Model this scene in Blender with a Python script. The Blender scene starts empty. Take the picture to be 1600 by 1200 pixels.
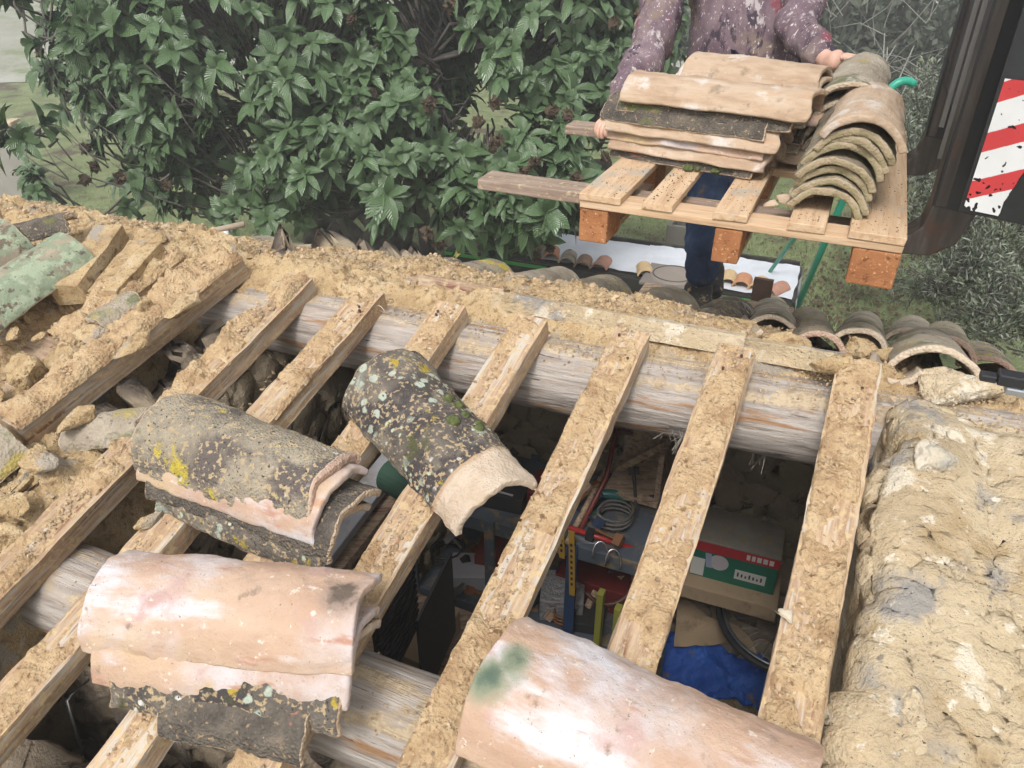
import bpy, bmesh, math, random
from mathutils import Vector, Matrix, noise
R = math.radians
sc = bpy.context.scene
col = sc.collection
# ------------------------------------------------------------------ camera, world, sun, exposure
PITCH = R(31); FPX = 1209.0; CAMZ = 3.0
cam = bpy.data.objects.new('camera', bpy.data.cameras.new('camera'))
col.objects.link(cam); sc.camera = cam
cam.location = (0, 0, CAMZ); cam.rotation_euler = (R(90) - PITCH, 0, 0)
cam.data.sensor_width = 36; cam.data.lens = 36 * FPX / 1600
cam.data.clip_start = 0.02; cam.data.clip_end = 2000
cam.data.dof.use_dof = False
SUN_EL, SUN_AZ = R(52), R(200)
w = bpy.data.worlds.new('World'); sc.world = w; w.use_nodes = True
nt = w.node_tree; bg = nt.nodes['Background']
sky = nt.nodes.new('ShaderNodeTexSky'); sky.sky_type = 'NISHITA'; sky.sun_disc = False
sky.sun_elevation = SUN_EL; sky.sun_rotation = SUN_AZ; sky.air_density = 1.5; sky.dust_density = 6; sky.ozone_density = 1
hs = nt.nodes.new('ShaderNodeHueSaturation'); hs.inputs['Saturation'].default_value = 0.22
nt.links.new(sky.outputs[0], hs.inputs['Color']); nt.links.new(hs.outputs[0], bg.inputs['Color'])
bg.inputs['Strength'].default_value = 0.12
sun = bpy.data.objects.new('sun', bpy.data.lights.new('sun', 'SUN')); col.objects.link(sun)
sun.data.energy = 1.5; sun.data.angle = R(14); sun.data.color = (1, .97, .93)
sun.rotation_euler = Vector((-math.sin(SUN_AZ) * math.cos(SUN_EL), -math.cos(SUN_AZ) * math.cos(SUN_EL), -math.sin(SUN_EL))).to_track_quat('-Z', 'Y').to_euler()
vs = sc.view_settings; vs.view_transform = 'Standard'; vs.look = 'None'; vs.gamma = 1; vs.use_curve_mapping = False
vs.exposure = .76
sc.cycles.volume_bounces = 2
sc.render.film_transparent = False
HAZE = 0.0085

# ------------------------------------------------------------------ frames: roof plane, rear slope
CP = Vector((0, 0, CAMZ)); F_ = Vector((0, math.cos(PITCH), -math.sin(PITCH))); U_ = Vector((0, math.sin(PITCH), math.cos(PITCH)))
def ray(x, y): return F_ + Vector((1, 0, 0)) * ((x - 800) / FPX) + U_ * ((600 - y) / FPX)
def W(x, y, d): return CP + ray(x, y) * d
AZ = R(24.35)
RR = Vector((0.39754355, 0.87835518, 0.26542665)); EE = Vector((math.cos(AZ), -math.sin(AZ), 0)); NN = EE.cross(RR)
O = W(1340, 565, 1.49)
def RL(e, r, n=0): return O + EE * e + RR * r + NN * n                    # front slope: along ridge, up slope, out
REAR = R(21.8); H0 = Vector((math.sin(AZ), math.cos(AZ), 0))
HH = H0 * math.cos(REAR) - Vector((0, 0, math.sin(REAR))); MM = EE.cross(HH); OR = RL(0, .01, -.03)
def BL(e, s, m=0): return OR + EE * e + HH * s + MM * m                    # rear slope: along ridge, down slope, out
def plane(x, y, o, n):
    r = ray(x, y); return CP + r * ((o - CP).dot(n) / r.dot(n))
def Q(x, y, h=0): return plane(x, y, O + NN * h, NN)
def QB(x, y, h=0): return plane(x, y, OR + MM * h, MM)
def QZ(x, y, z): return plane(x, y, Vector((0, 0, z)), Vector((0, 0, 1)))
def locR(p): d = p - O; return d.dot(EE), d.dot(RR), d.dot(NN)
def frame(o, x, z):
    x = x.normalized(); y = z.cross(x).normalized(); z = x.cross(y)
    m = Matrix((x, y, z)).transposed().to_4x4(); m.translation = o; return m
def vn(p, s=1.0, off=0.0): return noise.noise(Vector((p[0] * s + off, p[1] * s + off * 1.7, p[2] * s - off)))
def fb(p, s, o=4, off=0.0):
    return noise.fractal(Vector((p[0] * s + off, p[1] * s + off * 1.7, p[2] * s - off)), 1.0, 2.0, o)
def sm(a, b, x):
    t = max(0, min(1, (x - a) / (b - a))); return t * t * (3 - 2 * t)
# ------------------------------------------------------------------ object helpers
def tag(o, label=None, cat=None, group=None, kind=None):
    if label: o['label'] = label
    if cat: o['category'] = cat
    if group: o['group'] = group
    if kind: o['kind'] = kind
    return o
def thing(name, label, cat, frm=None, group=None):
    o = bpy.data.objects.new(name, None); col.objects.link(o); o.empty_display_size = .05
    if frm is not None: o.matrix_world = frm
    return tag(o, label, cat, group)
def mesh(name, V, Fs, mat, parent=None, frm=None, smooth=True, attr=None, uv=None, mats=None, midx=None, world=False):
    """V in the local frame of the object (children: frame of the parent). world=True: V given in world space."""
    me = bpy.data.meshes.new(name)
    base = parent.matrix_basis if parent else (frm if frm is not None else Matrix())
    if world:
        inv = base.inverted(); V = [inv @ Vector(v) for v in V]
    me.from_pydata([tuple(v) for v in V], [], Fs); me.update()
    if smooth: me.polygons.foreach_set('use_smooth', [True] * len(me.polygons))
    for m in (mats or [mat]): me.materials.append(m)
    if midx: me.polygons.foreach_set('material_index', midx)
    if attr:
        for k, v in attr.items():
            a = me.attributes.new(k, 'FLOAT', 'POINT'); a.data.foreach_set('value', v)
    if uv:
        l = me.uv_layers.new(name='UVMap'); me_loops = [c for f in Fs for c in f]
        l.data.foreach_set('uv', [c for i in me_loops for c in uv[i]])
    o = bpy.data.objects.new(name, me); col.objects.link(o)
    if parent: o.parent = parent
    elif frm is not None: o.matrix_world = frm
    return o
class MB:
    """collects shapes into one mesh"""
    def __init__(s): s.V = []; s.F = []; s.a = []
    def add(s, V, Fs, a=0.0):
        n = len(s.V); s.V += [Vector(v) for v in V]; s.F += [tuple(i + n for i in f) for f in Fs]; s.a += [a] * len(V); return s
    def box(s, c, x, y, z, wob=0.0):
        """centre c, half-axis vectors x, y, z"""
        c = Vector(c); P = []
        for i in (-1, 1):
            for j in (-1, 1):
                for k in (-1, 1): P.append(c + x * i + y * j + z * k + Vector((random.uniform(-wob, wob), random.uniform(-wob, wob), random.uniform(-wob, wob))))
        return s.add(P, [(0, 1, 3, 2), (4, 6, 7, 5), (0, 4, 5, 1), (2, 3, 7, 6), (0, 2, 6, 4), (1, 5, 7, 3)])
    def tube(s, pts, rad, n=8, cap=True):
        pts = [Vector(p) for p in pts]; rs = rad if isinstance(rad, (list, tuple)) else [rad] * len(pts); V = []; Fs = []
        up = Vector((0.13, 0.21, 1)).normalized()
        for i, p in enumerate(pts):
            t = (pts[min(i + 1, len(pts) - 1)] - pts[max(i - 1, 0)]).normalized()
            if abs(t.dot(up)) > .95: up2 = Vector((1, 0.1, 0))
            else: up2 = up
            a = t.cross(up2).normalized(); b = t.cross(a)
            for k in range(n):
                an = 2 * math.pi * k / n; V.append(p + (a * math.cos(an) + b * math.sin(an)) * rs[i])
        for i in range(len(pts) - 1):
            for k in range(n):
                k2 = (k + 1) % n; Fs.append((i * n + k, i * n + k2, (i + 1) * n + k2, (i + 1) * n + k))
        if cap: Fs.append(tuple(range(n))[::-1]); Fs.append(tuple((len(pts) - 1) * n + k for k in range(n)))
        return s.add(V, Fs)
    def build(s, name, mat, parent=None, frm=None, smooth=False, world=True, bevel=0, attr=None):
        o = mesh(name, s.V, s.F, mat, parent, frm, smooth, world=world, attr=attr)
        if bevel:
            b = o.modifiers.new('bevel', 'BEVEL'); b.width = bevel; b.segments = 2; b.limit_method = 'ANGLE'
        return o
def box_frame(c0, x, y, z): return Vector(c0), Vector(x), Vector(y), Vector(z)
def at(p, x=None, z=None):
    if x is None: return Matrix.Translation(p)
    return frame(Vector(p), x, z or Vector((0, 0, 1)))
# ------------------------------------------------------------------ material helpers
def srgb(r, g, b):
    f = lambda c: (c / 255 / 12.92) if c / 255 <= .04045 else ((c / 255 + .055) / 1.055) ** 2.4
    return (f(r), f(g), f(b))
def material(name, base, bs=6, layers=(), bumps=(), rough=.9, stretch=(1, 1, 1), rnd=True, spec=.3, metal=0.0, island=0.0, detail=6, objvar=0.0):
    """base: colours ramped over a noise of scale bs.  layers: (colour, scale, lo, hi, kind, extra) mixed over it.
    kind n = noise, v = round voronoi spots, s = stretched noise, a = vertex attribute extra perturbed by noise, g = grain"""
    m = bpy.data.materials.new(name); m.use_nodes = True; t = m.node_tree; N = t.nodes; L = t.links
    bs_ = N['Principled BSDF']; bs_.inputs['Roughness'].default_value = rough; bs_.inputs['Metallic'].default_value = metal
    bs_.inputs['Specular IOR Level'].default_value = spec
    tc = N.new('ShaderNodeTexCoord'); src = tc.outputs['Object']
    if rnd:
        oi = N.new('ShaderNodeObjectInfo'); ml = N.new('ShaderNodeMath'); ml.operation = 'MULTIPLY'; ml.inputs[1].default_value = 37.0
        L.new(oi.outputs['Random'], ml.inputs[0]); va = N.new('ShaderNodeVectorMath'); va.operation = 'ADD'
        L.new(src, va.inputs[0]); L.new(ml.outputs[0], va.inputs[1]); src = va.outputs[0]
    mp = N.new('ShaderNodeMapping'); mp.inputs['Scale'].default_value = stretch; L.new(src, mp.inputs['Vector'])
    def nz(scale, det=detail, vec=None, off=0.0, rgh=.6):
        n = N.new('ShaderNodeTexNoise'); n.noise_dimensions = '4D'; n.inputs['W'].default_value = off
        n.inputs['Scale'].default_value = scale; n.inputs['Detail'].default_value = det; n.inputs['Roughness'].default_value = rgh
        L.new(vec or src, n.inputs['Vector']); return n.outputs[0]
    def rng(s, lo, hi):
        r = N.new('ShaderNodeMapRange'); r.interpolation_type = 'SMOOTHSTEP'; r.inputs[1].default_value = lo; r.inputs[2].default_value = hi
        L.new(s, r.inputs[0]); return r.outputs[0]
    def mix(a, b, f):
        x = N.new('ShaderNodeMix'); x.data_type = 'RGBA'; L.new(f, x.inputs[0])
        for v, k in ((a, 6), (b, 7)):
            if isinstance(v, tuple): x.inputs[k].default_value = (*v, 1)
            else: L.new(v, x.inputs[k])
        return x.outputs[2]
    rp = N.new('ShaderNodeValToRGB'); L.new(nz(bs, vec=mp.outputs[0]), rp.inputs[0])
    n = len(base); el = rp.color_ramp.elements
    while len(el) < n: el.new(.5)
    for i, c in enumerate(base):
        el[i].position = .32 + .36 * i / max(1, n - 1); el[i].color = (*c, 1)
    c = rp.outputs[0]
    for i, ly in enumerate(layers):
        colr, scl, lo, hi, kind = ly[:5]; ex = ly[5] if len(ly) > 5 else None
        if kind == 'n': f = rng(nz(scl, off=3.1 * i + 1), lo, hi)
        elif kind == 's': f = rng(nz(scl, vec=mp.outputs[0], off=3.1 * i + 1), lo, hi)
        elif kind == 'g': f = rng(nz(scl, det=2, off=3.1 * i + 1, rgh=.5), lo, hi)
        elif kind == 'v':
            v = N.new('ShaderNodeTexVoronoi'); v.inputs['Scale'].default_value = scl
            d = N.new('ShaderNodeVectorMath'); d.operation = 'ADD'; nn = N.new('ShaderNodeTexNoise'); nn.inputs['Scale'].default_value = scl * 1.5; nn.inputs['Detail'].default_value = 3
            L.new(src, nn.inputs['Vector']); sc_ = N.new('ShaderNodeVectorMath'); sc_.operation = 'SCALE'; sc_.inputs[3].default_value = .5 / scl
            L.new(nn.outputs[1], sc_.inputs[0]); L.new(src, d.inputs[0]); L.new(sc_.outputs[0], d.inputs[1]); L.new(d.outputs[0], v.inputs['Vector'])
            f1 = rng(v.outputs['Distance'], hi, lo)                              # small distance = spot
            f2 = rng(nz(scl * .22, det=2, off=5.7 * i), ex or .5, (ex or .5) + .06)
            q = N.new('ShaderNodeMath'); q.operation = 'MULTIPLY'; L.new(f1, q.inputs[0]); L.new(f2, q.inputs[1]); f = q.outputs[0]
        elif kind == 'a':
            a = N.new('ShaderNodeAttribute'); a.attribute_name = ex
            q = N.new('ShaderNodeMath'); q.operation = 'MULTIPLY_ADD'; L.new(nz(scl, off=3.1 * i), q.inputs[0]); q.inputs[1].default_value = .7
            q2 = N.new('ShaderNodeMath'); q2.operation = 'SUBTRACT'; L.new(a.outputs['Fac'], q2.inputs[0]); q2.inputs[1].default_value = .35
            L.new(q2.outputs[0], q.inputs[2]); f = rng(q.outputs[0], lo, hi)
        c = mix(c, colr, f)
    if island:
        gi = N.new('ShaderNodeNewGeometry'); h = N.new('ShaderNodeHueSaturation'); L.new(c, h.inputs['Color'])
        r = N.new('ShaderNodeMapRange'); r.inputs[3].default_value = 1 - island; r.inputs[4].default_value = 1 + island
        L.new(gi.outputs['Random Per Island'], r.inputs[0]); L.new(r.outputs[0], h.inputs['Value']); c = h.outputs[0]
    if objvar:
        oi2 = N.new('ShaderNodeObjectInfo'); h = N.new('ShaderNodeHueSaturation'); L.new(c, h.inputs['Color'])
        r = N.new('ShaderNodeMapRange'); r.inputs[3].default_value = 1 - objvar; r.inputs[4].default_value = 1 + objvar
        L.new(oi2.outputs['Random'], r.inputs[0]); L.new(r.outputs[0], h.inputs['Value']); c = h.outputs[0]
    L.new(c, bs_.inputs['Base Color'])
    hgt = None
    for i, (scl, dist, knd) in enumerate(bumps):
        if knd == 'v':
            v = N.new('ShaderNodeTexVoronoi'); v.inputs['Scale'].default_value = scl; L.new(src, v.inputs['Vector']); o_ = v.outputs['Distance']
        elif knd == 's': o_ = nz(scl, vec=mp.outputs[0], off=9 + i)
        else: o_ = nz(scl, det=4, off=9 + i)
        q = N.new('ShaderNodeMath'); q.operation = 'MULTIPLY_ADD'; L.new(o_, q.inputs[0]); q.inputs[1].default_value = dist
        if hgt is None: q.inputs[2].default_value = 0
        else: L.new(hgt, q.inputs[2])
        hgt = q.outputs[0]
    if hgt is not None:
        b = N.new('ShaderNodeBump'); b.inputs['Strength'].default_value = 1; b.inputs['Distance'].default_value = 1
        L.new(hgt, b.inputs['Height']); L.new(b.outputs[0], bs_.inputs['Normal'])
    return m
def flat(name, c, rough=.6, metal=0.0, spec=.4, dirt=None, ds=20, lo=.5, hi=.7, bump=0.0):
    return material(name, [tuple(x * .88 for x in c), tuple(min(1, x * 1.1) for x in c)], 4, layers=[(dirt, ds, lo, hi, 'n')] if dirt else (), bumps=[(60, bump, 'n')] if bump else (), rough=rough, metal=metal, spec=spec)
CL1, CL2, CL3 = (.37, .25, .13), (.51, .37, .205), (.59, .455, .28)
m_clay = material('dry_clay', [CL1, CL2, CL3], 14, layers=[((.27, .17, .085), 45, .52, .66, 'n'), ((.58, .48, .35), 30, .58, .70, 'n'), ((.20, .14, .09), 150, .58, .66, 'n'), ((.38, .33, .27), 8, .56, .64, 'n')], bumps=[(260, .006, 'n'), (90, .009, 'n'), (25, .012, 'n')])
m_crust = material('clay_crust', [(.31, .195, .105), (.45, .315, .18), (.54, .405, .25)], 20, layers=[((.20, .12, .06), 60, .56, .66, 'n'), ((.60, .49, .34), 90, .62, .70, 'n'), ((.12, .08, .05), 230, .67, .72, 'g')], bumps=[(330, .003, 'n'), (140, .004, 'v'), (60, .006, 'n')])
m_crumb = material('clay_crumb', [(.34, .24, .145), (.48, .365, .24)], 40, bumps=[(300, .002, 'n')], island=.28, rnd=False)
m_rafter = material('rafter_wood', [(.27, .165, .095), (.40, .275, .175), (.50, .385, .27)], 9, layers=[((.22, .10, .05), 5, .58, .68, 's'), ((.47, .42, .355), 6, .50, .62, 's'), ((.12, .07, .04), 26, .63, .72, 's'), ((.50, .37, .21), 90, .5, .62, 'n')], bumps=[(34, .0022, 's'), (120, .0016, 'n')], stretch=(1, 14, 14), objvar=.12)
m_log = material('weathered_log', [(.22, .17, .145), (.40, .345, .305), (.56, .51, .47)], 5, layers=[((.34, .20, .11), 3, .57, .66, 's'), ((.13, .09, .07), 9, .62, .68, 's'), ((.66, .61, .56), 5, .62, .76, 's')], bumps=[(12, .008, 's'), (45, .003, 's'), (180, .0008, 'n')], stretch=(1, 13, 13))
m_logc = material('weathered_log_dusty', [(.26, .215, .185), (.42, .37, .33), (.56, .51, .47)], 5, layers=[((.34, .20, .11), 3, .55, .64, 's'), ((.13, .09, .07), 9, .62, .68, 's'), ((.45, .35, .235), 22, .46, .62, 'a', 'dust'), ((.56, .45, .31), 90, .55, .62, 'a', 'dust')], bumps=[(12, .008, 's'), (45, .003, 's'), (160, .002, 'n')], stretch=(1, 13, 13))
m_stone = material('rubble_stone', [(.13, .105, .085), (.22, .18, .14), (.30, .25, .19)], 8, layers=[((.36, .28, .18), 14, .56, .7, 'n'), ((.17, .16, .155), 5, .56, .64, 'n')], bumps=[(60, .008, 'n'), (200, .002, 'n')], island=0)
m_mortar = material('lime_mortar', [(.35, .265, .165), (.47, .375, .245), (.56, .46, .325)], 5, layers=[((.60, .53, .42), 11, .56, .60, 'n'), ((.36, .265, .15), 6, .56, .64, 'n'), ((.22, .185, .15), 26, .62, .68, 'n'), ((.28, .26, .235), 5, .55, .63, 'n'), ((.50, .385, .245), 9, .54, .66, 'n'), ((.14, .12, .10), 14, .66, .74, 'n'), ((.66, .59, .48), 40, .6, .7, 'n'), ((.11, .08, .06), 190, .66, .71, 'g')], bumps=[(18, .014, 'n'), (70, .010, 'n'), (240, .004, 'n')])
# ------------------------------------------------------------------ ground, hills
def grid(nu, nv, fn):
    V = [fn(i / (nu - 1), j / (nv - 1)) for j in range(nv) for i in range(nu)]
    Fs = [(j * nu + i, j * nu + i + 1, (j + 1) * nu + i + 1, (j + 1) * nu + i) for j in range(nv - 1) for i in range(nu - 1)]
    return V, Fs
random.seed(3)
m_lawn = material('lawn', [(.10, .125, .05), (.155, .185, .08), (.21, .235, .115)], 3, layers=[((.085, .06, .04), 1.6, .52, .64, 'n'), ((.14, .18, .08), 22, .58, .7, 'n'), ((.07, .045, .03), 30, .6, .68, 'n')], bumps=[(30, .03, 'n'), (8, .05, 'n')], rnd=False)
def gnd(u, v):
    x = -160 + 320 * u; y = -30 + 230 * v
    d = math.hypot(x, y)
    z = max(0, (d - 16)) * .035 + fb((x, y, 0), .05, 3) * min(1.6, max(0, d - 12) * .05)
    return (x, y, z + (.0 if d < 12 else 0))
V, Fs = grid(120, 90, gnd); tag(mesh('ground', V, Fs, m_lawn), kind='structure')
V, Fs = grid(90, 30, lambda u, v: (-150 + 300 * u, 55 + 90 * v, 1 + 20 * sm(0, 1, v) * (1.1 - .6 * u + .3 * vn((u * 6, 0, 0)))+ fb((u * 10, v * 4, 0), 1, 3)))
m_hill = material('hill', [(.04, .055, .035), (.07, .085, .05), (.10, .10, .07)], .15, rnd=False)
tag(mesh('hills', V, Fs, m_hill), kind='structure')
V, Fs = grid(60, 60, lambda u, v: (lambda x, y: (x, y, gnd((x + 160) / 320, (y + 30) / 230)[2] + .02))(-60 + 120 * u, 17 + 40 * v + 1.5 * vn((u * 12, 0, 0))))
tag(mesh('fog_field', V, Fs, material('fog_painted_ground', [(.20, .20, .15), (.27, .27, .22), (.33, .33, .29)], .6, layers=[((.16, .19, .10), .9, .48, .62, 'n')], bumps=[(6, .05, 'n')], rnd=False)), kind='structure')  # added sheet over the far ground, fog paleness painted into its grey colour
# grass blades near the shed: nobody could count them
mb = MB(); random.seed(5)
m_grass = material('grass_blades', [(.09, .12, .045), (.16, .195, .08), (.22, .245, .12)], 2, island=.35, rnd=False, rough=.7)
for i in range(42000):
    px = random.uniform(780, 1640) if i % 3 else random.uniform(-80, 800); py = random.uniform(255, 520)
    p = QZ(px, py, 0.0)
    if p.y > 14: continue
    a = random.uniform(0, 6.28); h = random.uniform(.02, .05); wd = .004
    t = Vector((math.cos(a), math.sin(a), 0)); s_ = Vector((-t.y, t.x, 0))
    mb.add([p - s_ * wd, p + s_ * wd, p + t * h * .7 + Vector((0, 0, h))], [(0, 1, 2)])
tag(mb.build('grass', m_grass), kind='stuff', label='short damp lawn grass behind the shed', cat='grass')
# dead leaves on the lawn
mb = MB()
for i in range(1800):
    p = QZ(random.gauss(1350, 110), random.uniform(400, 560) if i % 2 else random.uniform(300, 560), .02)
    a = random.uniform(0, 6.28); t = Vector((math.cos(a), math.sin(a), random.uniform(-.2, .2))) * random.uniform(.012, .03); s_ = Vector((-t.y, t.x, .004))
    mb.add([p - t, p - s_ * .6, p + t, p + s_ * .6 + Vector((0, 0, .01))], [(0, 1, 2, 3)])
tag(mb.build('leaf_litter', material('dead_leaf', [(.07, .04, .025), (.14, .09, .06)], 5, island=.4, rnd=False)), kind='stuff', label='brown dead leaves scattered on the lawn below the olive tree', cat='leaves')

# ------------------------------------------------------------------ rubble walls
def rubble(name, label, o, x, dn, wd, ht, nu, nv, sx=.16, sy=.075, amp=.035, off=0, mat=None, topfn=None):
    o = Vector(o); x = Vector(x).normalized(); dn = Vector(dn).normalized(); nrm = x.cross(dn).normalized()
    V = []; tone = []; joint = []
    for j in range(nv):
        for i in range(nu):
            a = wd * i / (nu - 1); b = ht * j / (nv - 1)
            q = Vector((a / sx + off + .35 * vn((a, b, 0), 7), b / sy + .3 * vn((a, b, 5), 9), off))
            ds, pts = noise.voronoi(q, distance_metric='DISTANCE', exponent=2.5)
            gap = sm(.02, .15, ds[1] - ds[0]); c = pts[0]; rnd = noise.cell(c * 3.1 + Vector((.5, .5, .5))) * .5 + .5
            tilt = (q.x - c.x) * (vn(c, 5.1)) * 1.0 + (q.y - c.y) * (vn(c, 4.3, 9)) * 1.2
            h = amp * (gap * (.55 + .8 * rnd) + .45 * tilt * gap) + fb((a, b, off), 18, 4) * amp * .34 + .25 * amp * fb((a, b, off), 3, 2)
            V.append(o + x * a + dn * b + nrm * h); tone.append(rnd); joint.append(1 - gap)
    Fs = [(j * nu + i, (j + 1) * nu + i, (j + 1) * nu + i + 1, j * nu + i + 1) for j in range(nv - 1) for i in range(nu - 1)]
    # thickness behind
    fr = frame(o, x, -dn)
    ob = mesh(name, V, Fs, mat or m_rub, frm=fr, world=True, attr={'tone': tone, 'joint': joint})
    so = ob.modifiers.new('depth', 'SOLIDIFY'); so.thickness = .12; so.offset = 1 if False else -1
    return tag(ob, label, 'wall')
m_rub = material('rubble_wall', [(.18, .145, .11), (.28, .225, .165), (.37, .30, .22)], 3, layers=[((.33, .27, .19), 9, .5, .75, 'a', 'tone'), ((.12, .095, .075), 12, .45, .8, 'a', 'joint'), ((.36, .31, .25), 25, .62, .72, 'n')], bumps=[(50, .008, 'n'), (170, .0025, 'n')], rnd=False)
H1 = H0
gz = lambda e, r: Vector((*(RL(e, 0, 0) + H1 * r)[:2], 0))
DOWN = Vector((0, 0, -1))
# left gable wall: follows the slope, inner face looks along +e
eL = -1.545
a0 = RL(eL, -1.35, -.15); a1 = RL(eL, -.02, -.15)
def slopewall(name, label, p0, p1, depth, nu, nv, **k): return rubble(name, label, p0, p1 - p0, DOWN, (p1 - p0).length, depth, nu, nv, **k)
slopewall('stone_wall', 'rubble stone gable wall seen between the left rafters', a1, a0, 2.6, 230, 240, off=3.3, sx=.12, sy=.05, amp=.036)
slopewall('stone_wall', 'far end of the left gable wall under the ridge log', BL(eL, .98, -.06), BL(eL, -.05, -.02), 2.4, 130, 160, off=7.7)
bw0 = BL(eL - .05, .97, -.08); bw1 = BL(.25, .97, -.08)
slopewall('stone_wall', 'shaded back wall inside the shed below the far eave', bw1, bw0, 1.95, 170, 120, off=12.1, amp=.02)
fw0 = RL(eL - .6, -.98, -.22); fw1 = RL(.3, -.98, -.22)
slopewall('stone_wall', 'front wall of the shed carrying the eave log', fw0, fw1, 2.1, 150, 110, off=17.1, amp=.03)
slopewall('stone_wall', 'outer face of the shed front wall below the eave log', fw1 - H1 * .14, fw0 - H1 * .14, 2.1, 90, 70, off=27.1, amp=.03)
slopewall('stone_wall', 'outer back wall of the shed towards the lawn', BL(-2.7, 1.1, -.1), BL(1.3, 1.1, -.1), 1.9, 120, 60, off=31.1, amp=.03)

# right gable wall: profile runs up the inner face, over the broken top and away
def rw(u, v):
    r = -1.45 + 1.40 * u
    edge = .085 + .03 * sm(-.3, -.1, r) + .02 * vn((r, 0, 0), 7) + .012 * vn((r, 3, 0), 21) + .009 * noise.cell(Vector((r / .075 + .3 * vn((r, 0, 0), 10), 3.3, 1.1))) - .03 * sm(-.6, -.9, r)
    if v < .42:
        t = v / .42; dz = -(1 - t) ** 1.6 * 2.45
        e = edge + .010 * fb((r, dz, 2), 9, 4) + .03 * (1 - t) - .014 * vn((r * .6, dz * 3, 3), 3)
        p = RL(e, r, -.035) + Vector((0, 0, dz)) + EE * (.02 * fb((r * 3, dz * 1.2, 8), 3, 3))
    else:
        t = (v - .42) / .58; wt = sm(0, .07, t); e = edge * (1 - wt) + .088 * wt + 1.25 * t ** 1.25
        n = -.035 + .022 * sm(0, .04, t) - .04 * sm(-.14, -.06, r) + .008 * fb((e, r, 1), 6, 5) + .008 * vn((e, r, 6), 3.1) + .005 * (.3 - abs(vn((e, r, 4), 16))) * sm(0, .08, t) + .006 * (.3 - abs(vn((e, r, 9), 42))) - .06 * t
        q = Vector((e / .08 + 1.3 * vn((e, r, 2), 6), r / .10 + 1.3 * vn((e, r, 8), 6), 0)); ds, pts = noise.voronoi(q)
        rk = noise.cell(pts[0] * 2.3 + Vector((.5, .5, .5)))
        n += .004 * max(0, rk) * sm(.0, .5, ds[1] - ds[0]) * sm(.02, .1, t) * sm(-.1, .3, vn((e, r, 3), 5))
        q = Vector((e / .022 + .8 * vn((e, r, 2), 30), r / .026, 5)); ds, pts = noise.voronoi(q)
        n += .004 * sm(.0, .3, ds[1] - ds[0]) * sm(.1, .45, vn((e, r, 13), 6)) + .003 * fb((e, r, 1), 50, 3)
        groove = math.exp(-((e - .24 - .02 * math.sin(r * 9)) / .035) ** 2); n -= .012 * groove
        p = RL(e, r, n)
    return p
V, Fs = grid(260, 210, rw)
ob = mesh('gable_wall', V, Fs, m_mortar, frm=frame(RL(.1, -.6, -.1), -RR, NN), world=True)
so = ob.modifiers.new('depth', 'SOLIDIFY'); so.thickness = .03; so.offset = -1
tag(ob, 'crumbling mortar and stone gable wall on the right of the rafters', 'wall')
# part of the right wall below the far slope
slopewall('stone_wall', 'far end of the right gable wall below the curved tiles', BL(.16, .0, -.06), BL(.16, 1.0, -.06), 2.2, 60, 60, off=41, amp=.02)

# ------------------------------------------------------------------ logs
def log(name, label, p0, p1, rad, mat, nu=130, nv=40, off=0.0, taper=0.0, bow=.012):
    L_ = (p1 - p0).length; fr = frame(p0, p1 - p0, NN); V = []; dust = []
    for i in range(nu):
        for j in range(nv):
            x = L_ * i / (nu - 1); an = 2 * math.pi * j / nv; c, s_ = math.cos(an), math.sin(an)
            r = rad * (1 - taper * i / (nu - 1)) * (1 + .06 * fb((x * .9, c, s_), 1.6, 2, off) + .022 * fb((x * 1.2, c * 2.2, s_ * 2.2), 6, 3, off))
            crack = abs(vn((x * .8, c * 3, s_ * 3), 2.2, off + 4)); r -= .006 * sm(.05, .0, crack)
            V.append((x, r * c + bow * math.sin(x * 2.1 + off), r * s_ + bow * math.sin(x * 1.7 + 1)))
            dust.append(max(0, min(1, .50 * sm(.30, .95, s_) + .25 * vn((x, c, s_), 4, 2) * (s_ > 0))))
    Fs = [(i * nv + j, i * nv + (j + 1) % nv, (i + 1) * nv + (j + 1) % nv, (i + 1) * nv + j)[::-1] for i in range(nu - 1) for j in range(nv)]
    Fs += [tuple(range(nv)), tuple((nu - 1) * nv + j for j in range(nv))[::-1]]
    return tag(mesh(name, V, Fs, mat, frm=fr, attr={'dust': dust}), label, 'log')
log('ridge_log', 'long pale weathered ridge log under the upper rafter ends', RL(-1.95, -.125, -.145), RL(.75, -.02, -.118), .085, m_logc, off=2.2)
log('eave_log', 'grey and brown eave log crossing below the lower rafters', RL(-2.3, -.91, -.135), RL(.32, -.87, -.135), .085, m_logc, off=8.1, bow=.008)
# black cable looped round the eave log
mb = MB(); c0 = RL(-1.20, -.905, -.135)
pts = [c0 + EE * (.05 * math.sin(t * .5) + .012 * t) + (RR * math.cos(t) + NN * math.sin(t)) * .1 for t in [k * .2 - 1.2 for k in range(28)]]
mb.tube(pts, .0048, 8); tag(mb.build('cable', flat('black_rubber', (.02, .02, .022), .45), smooth=True, frm=at(c0)), 'thin black cable looped round the eave log at far left', 'cable')

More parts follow.
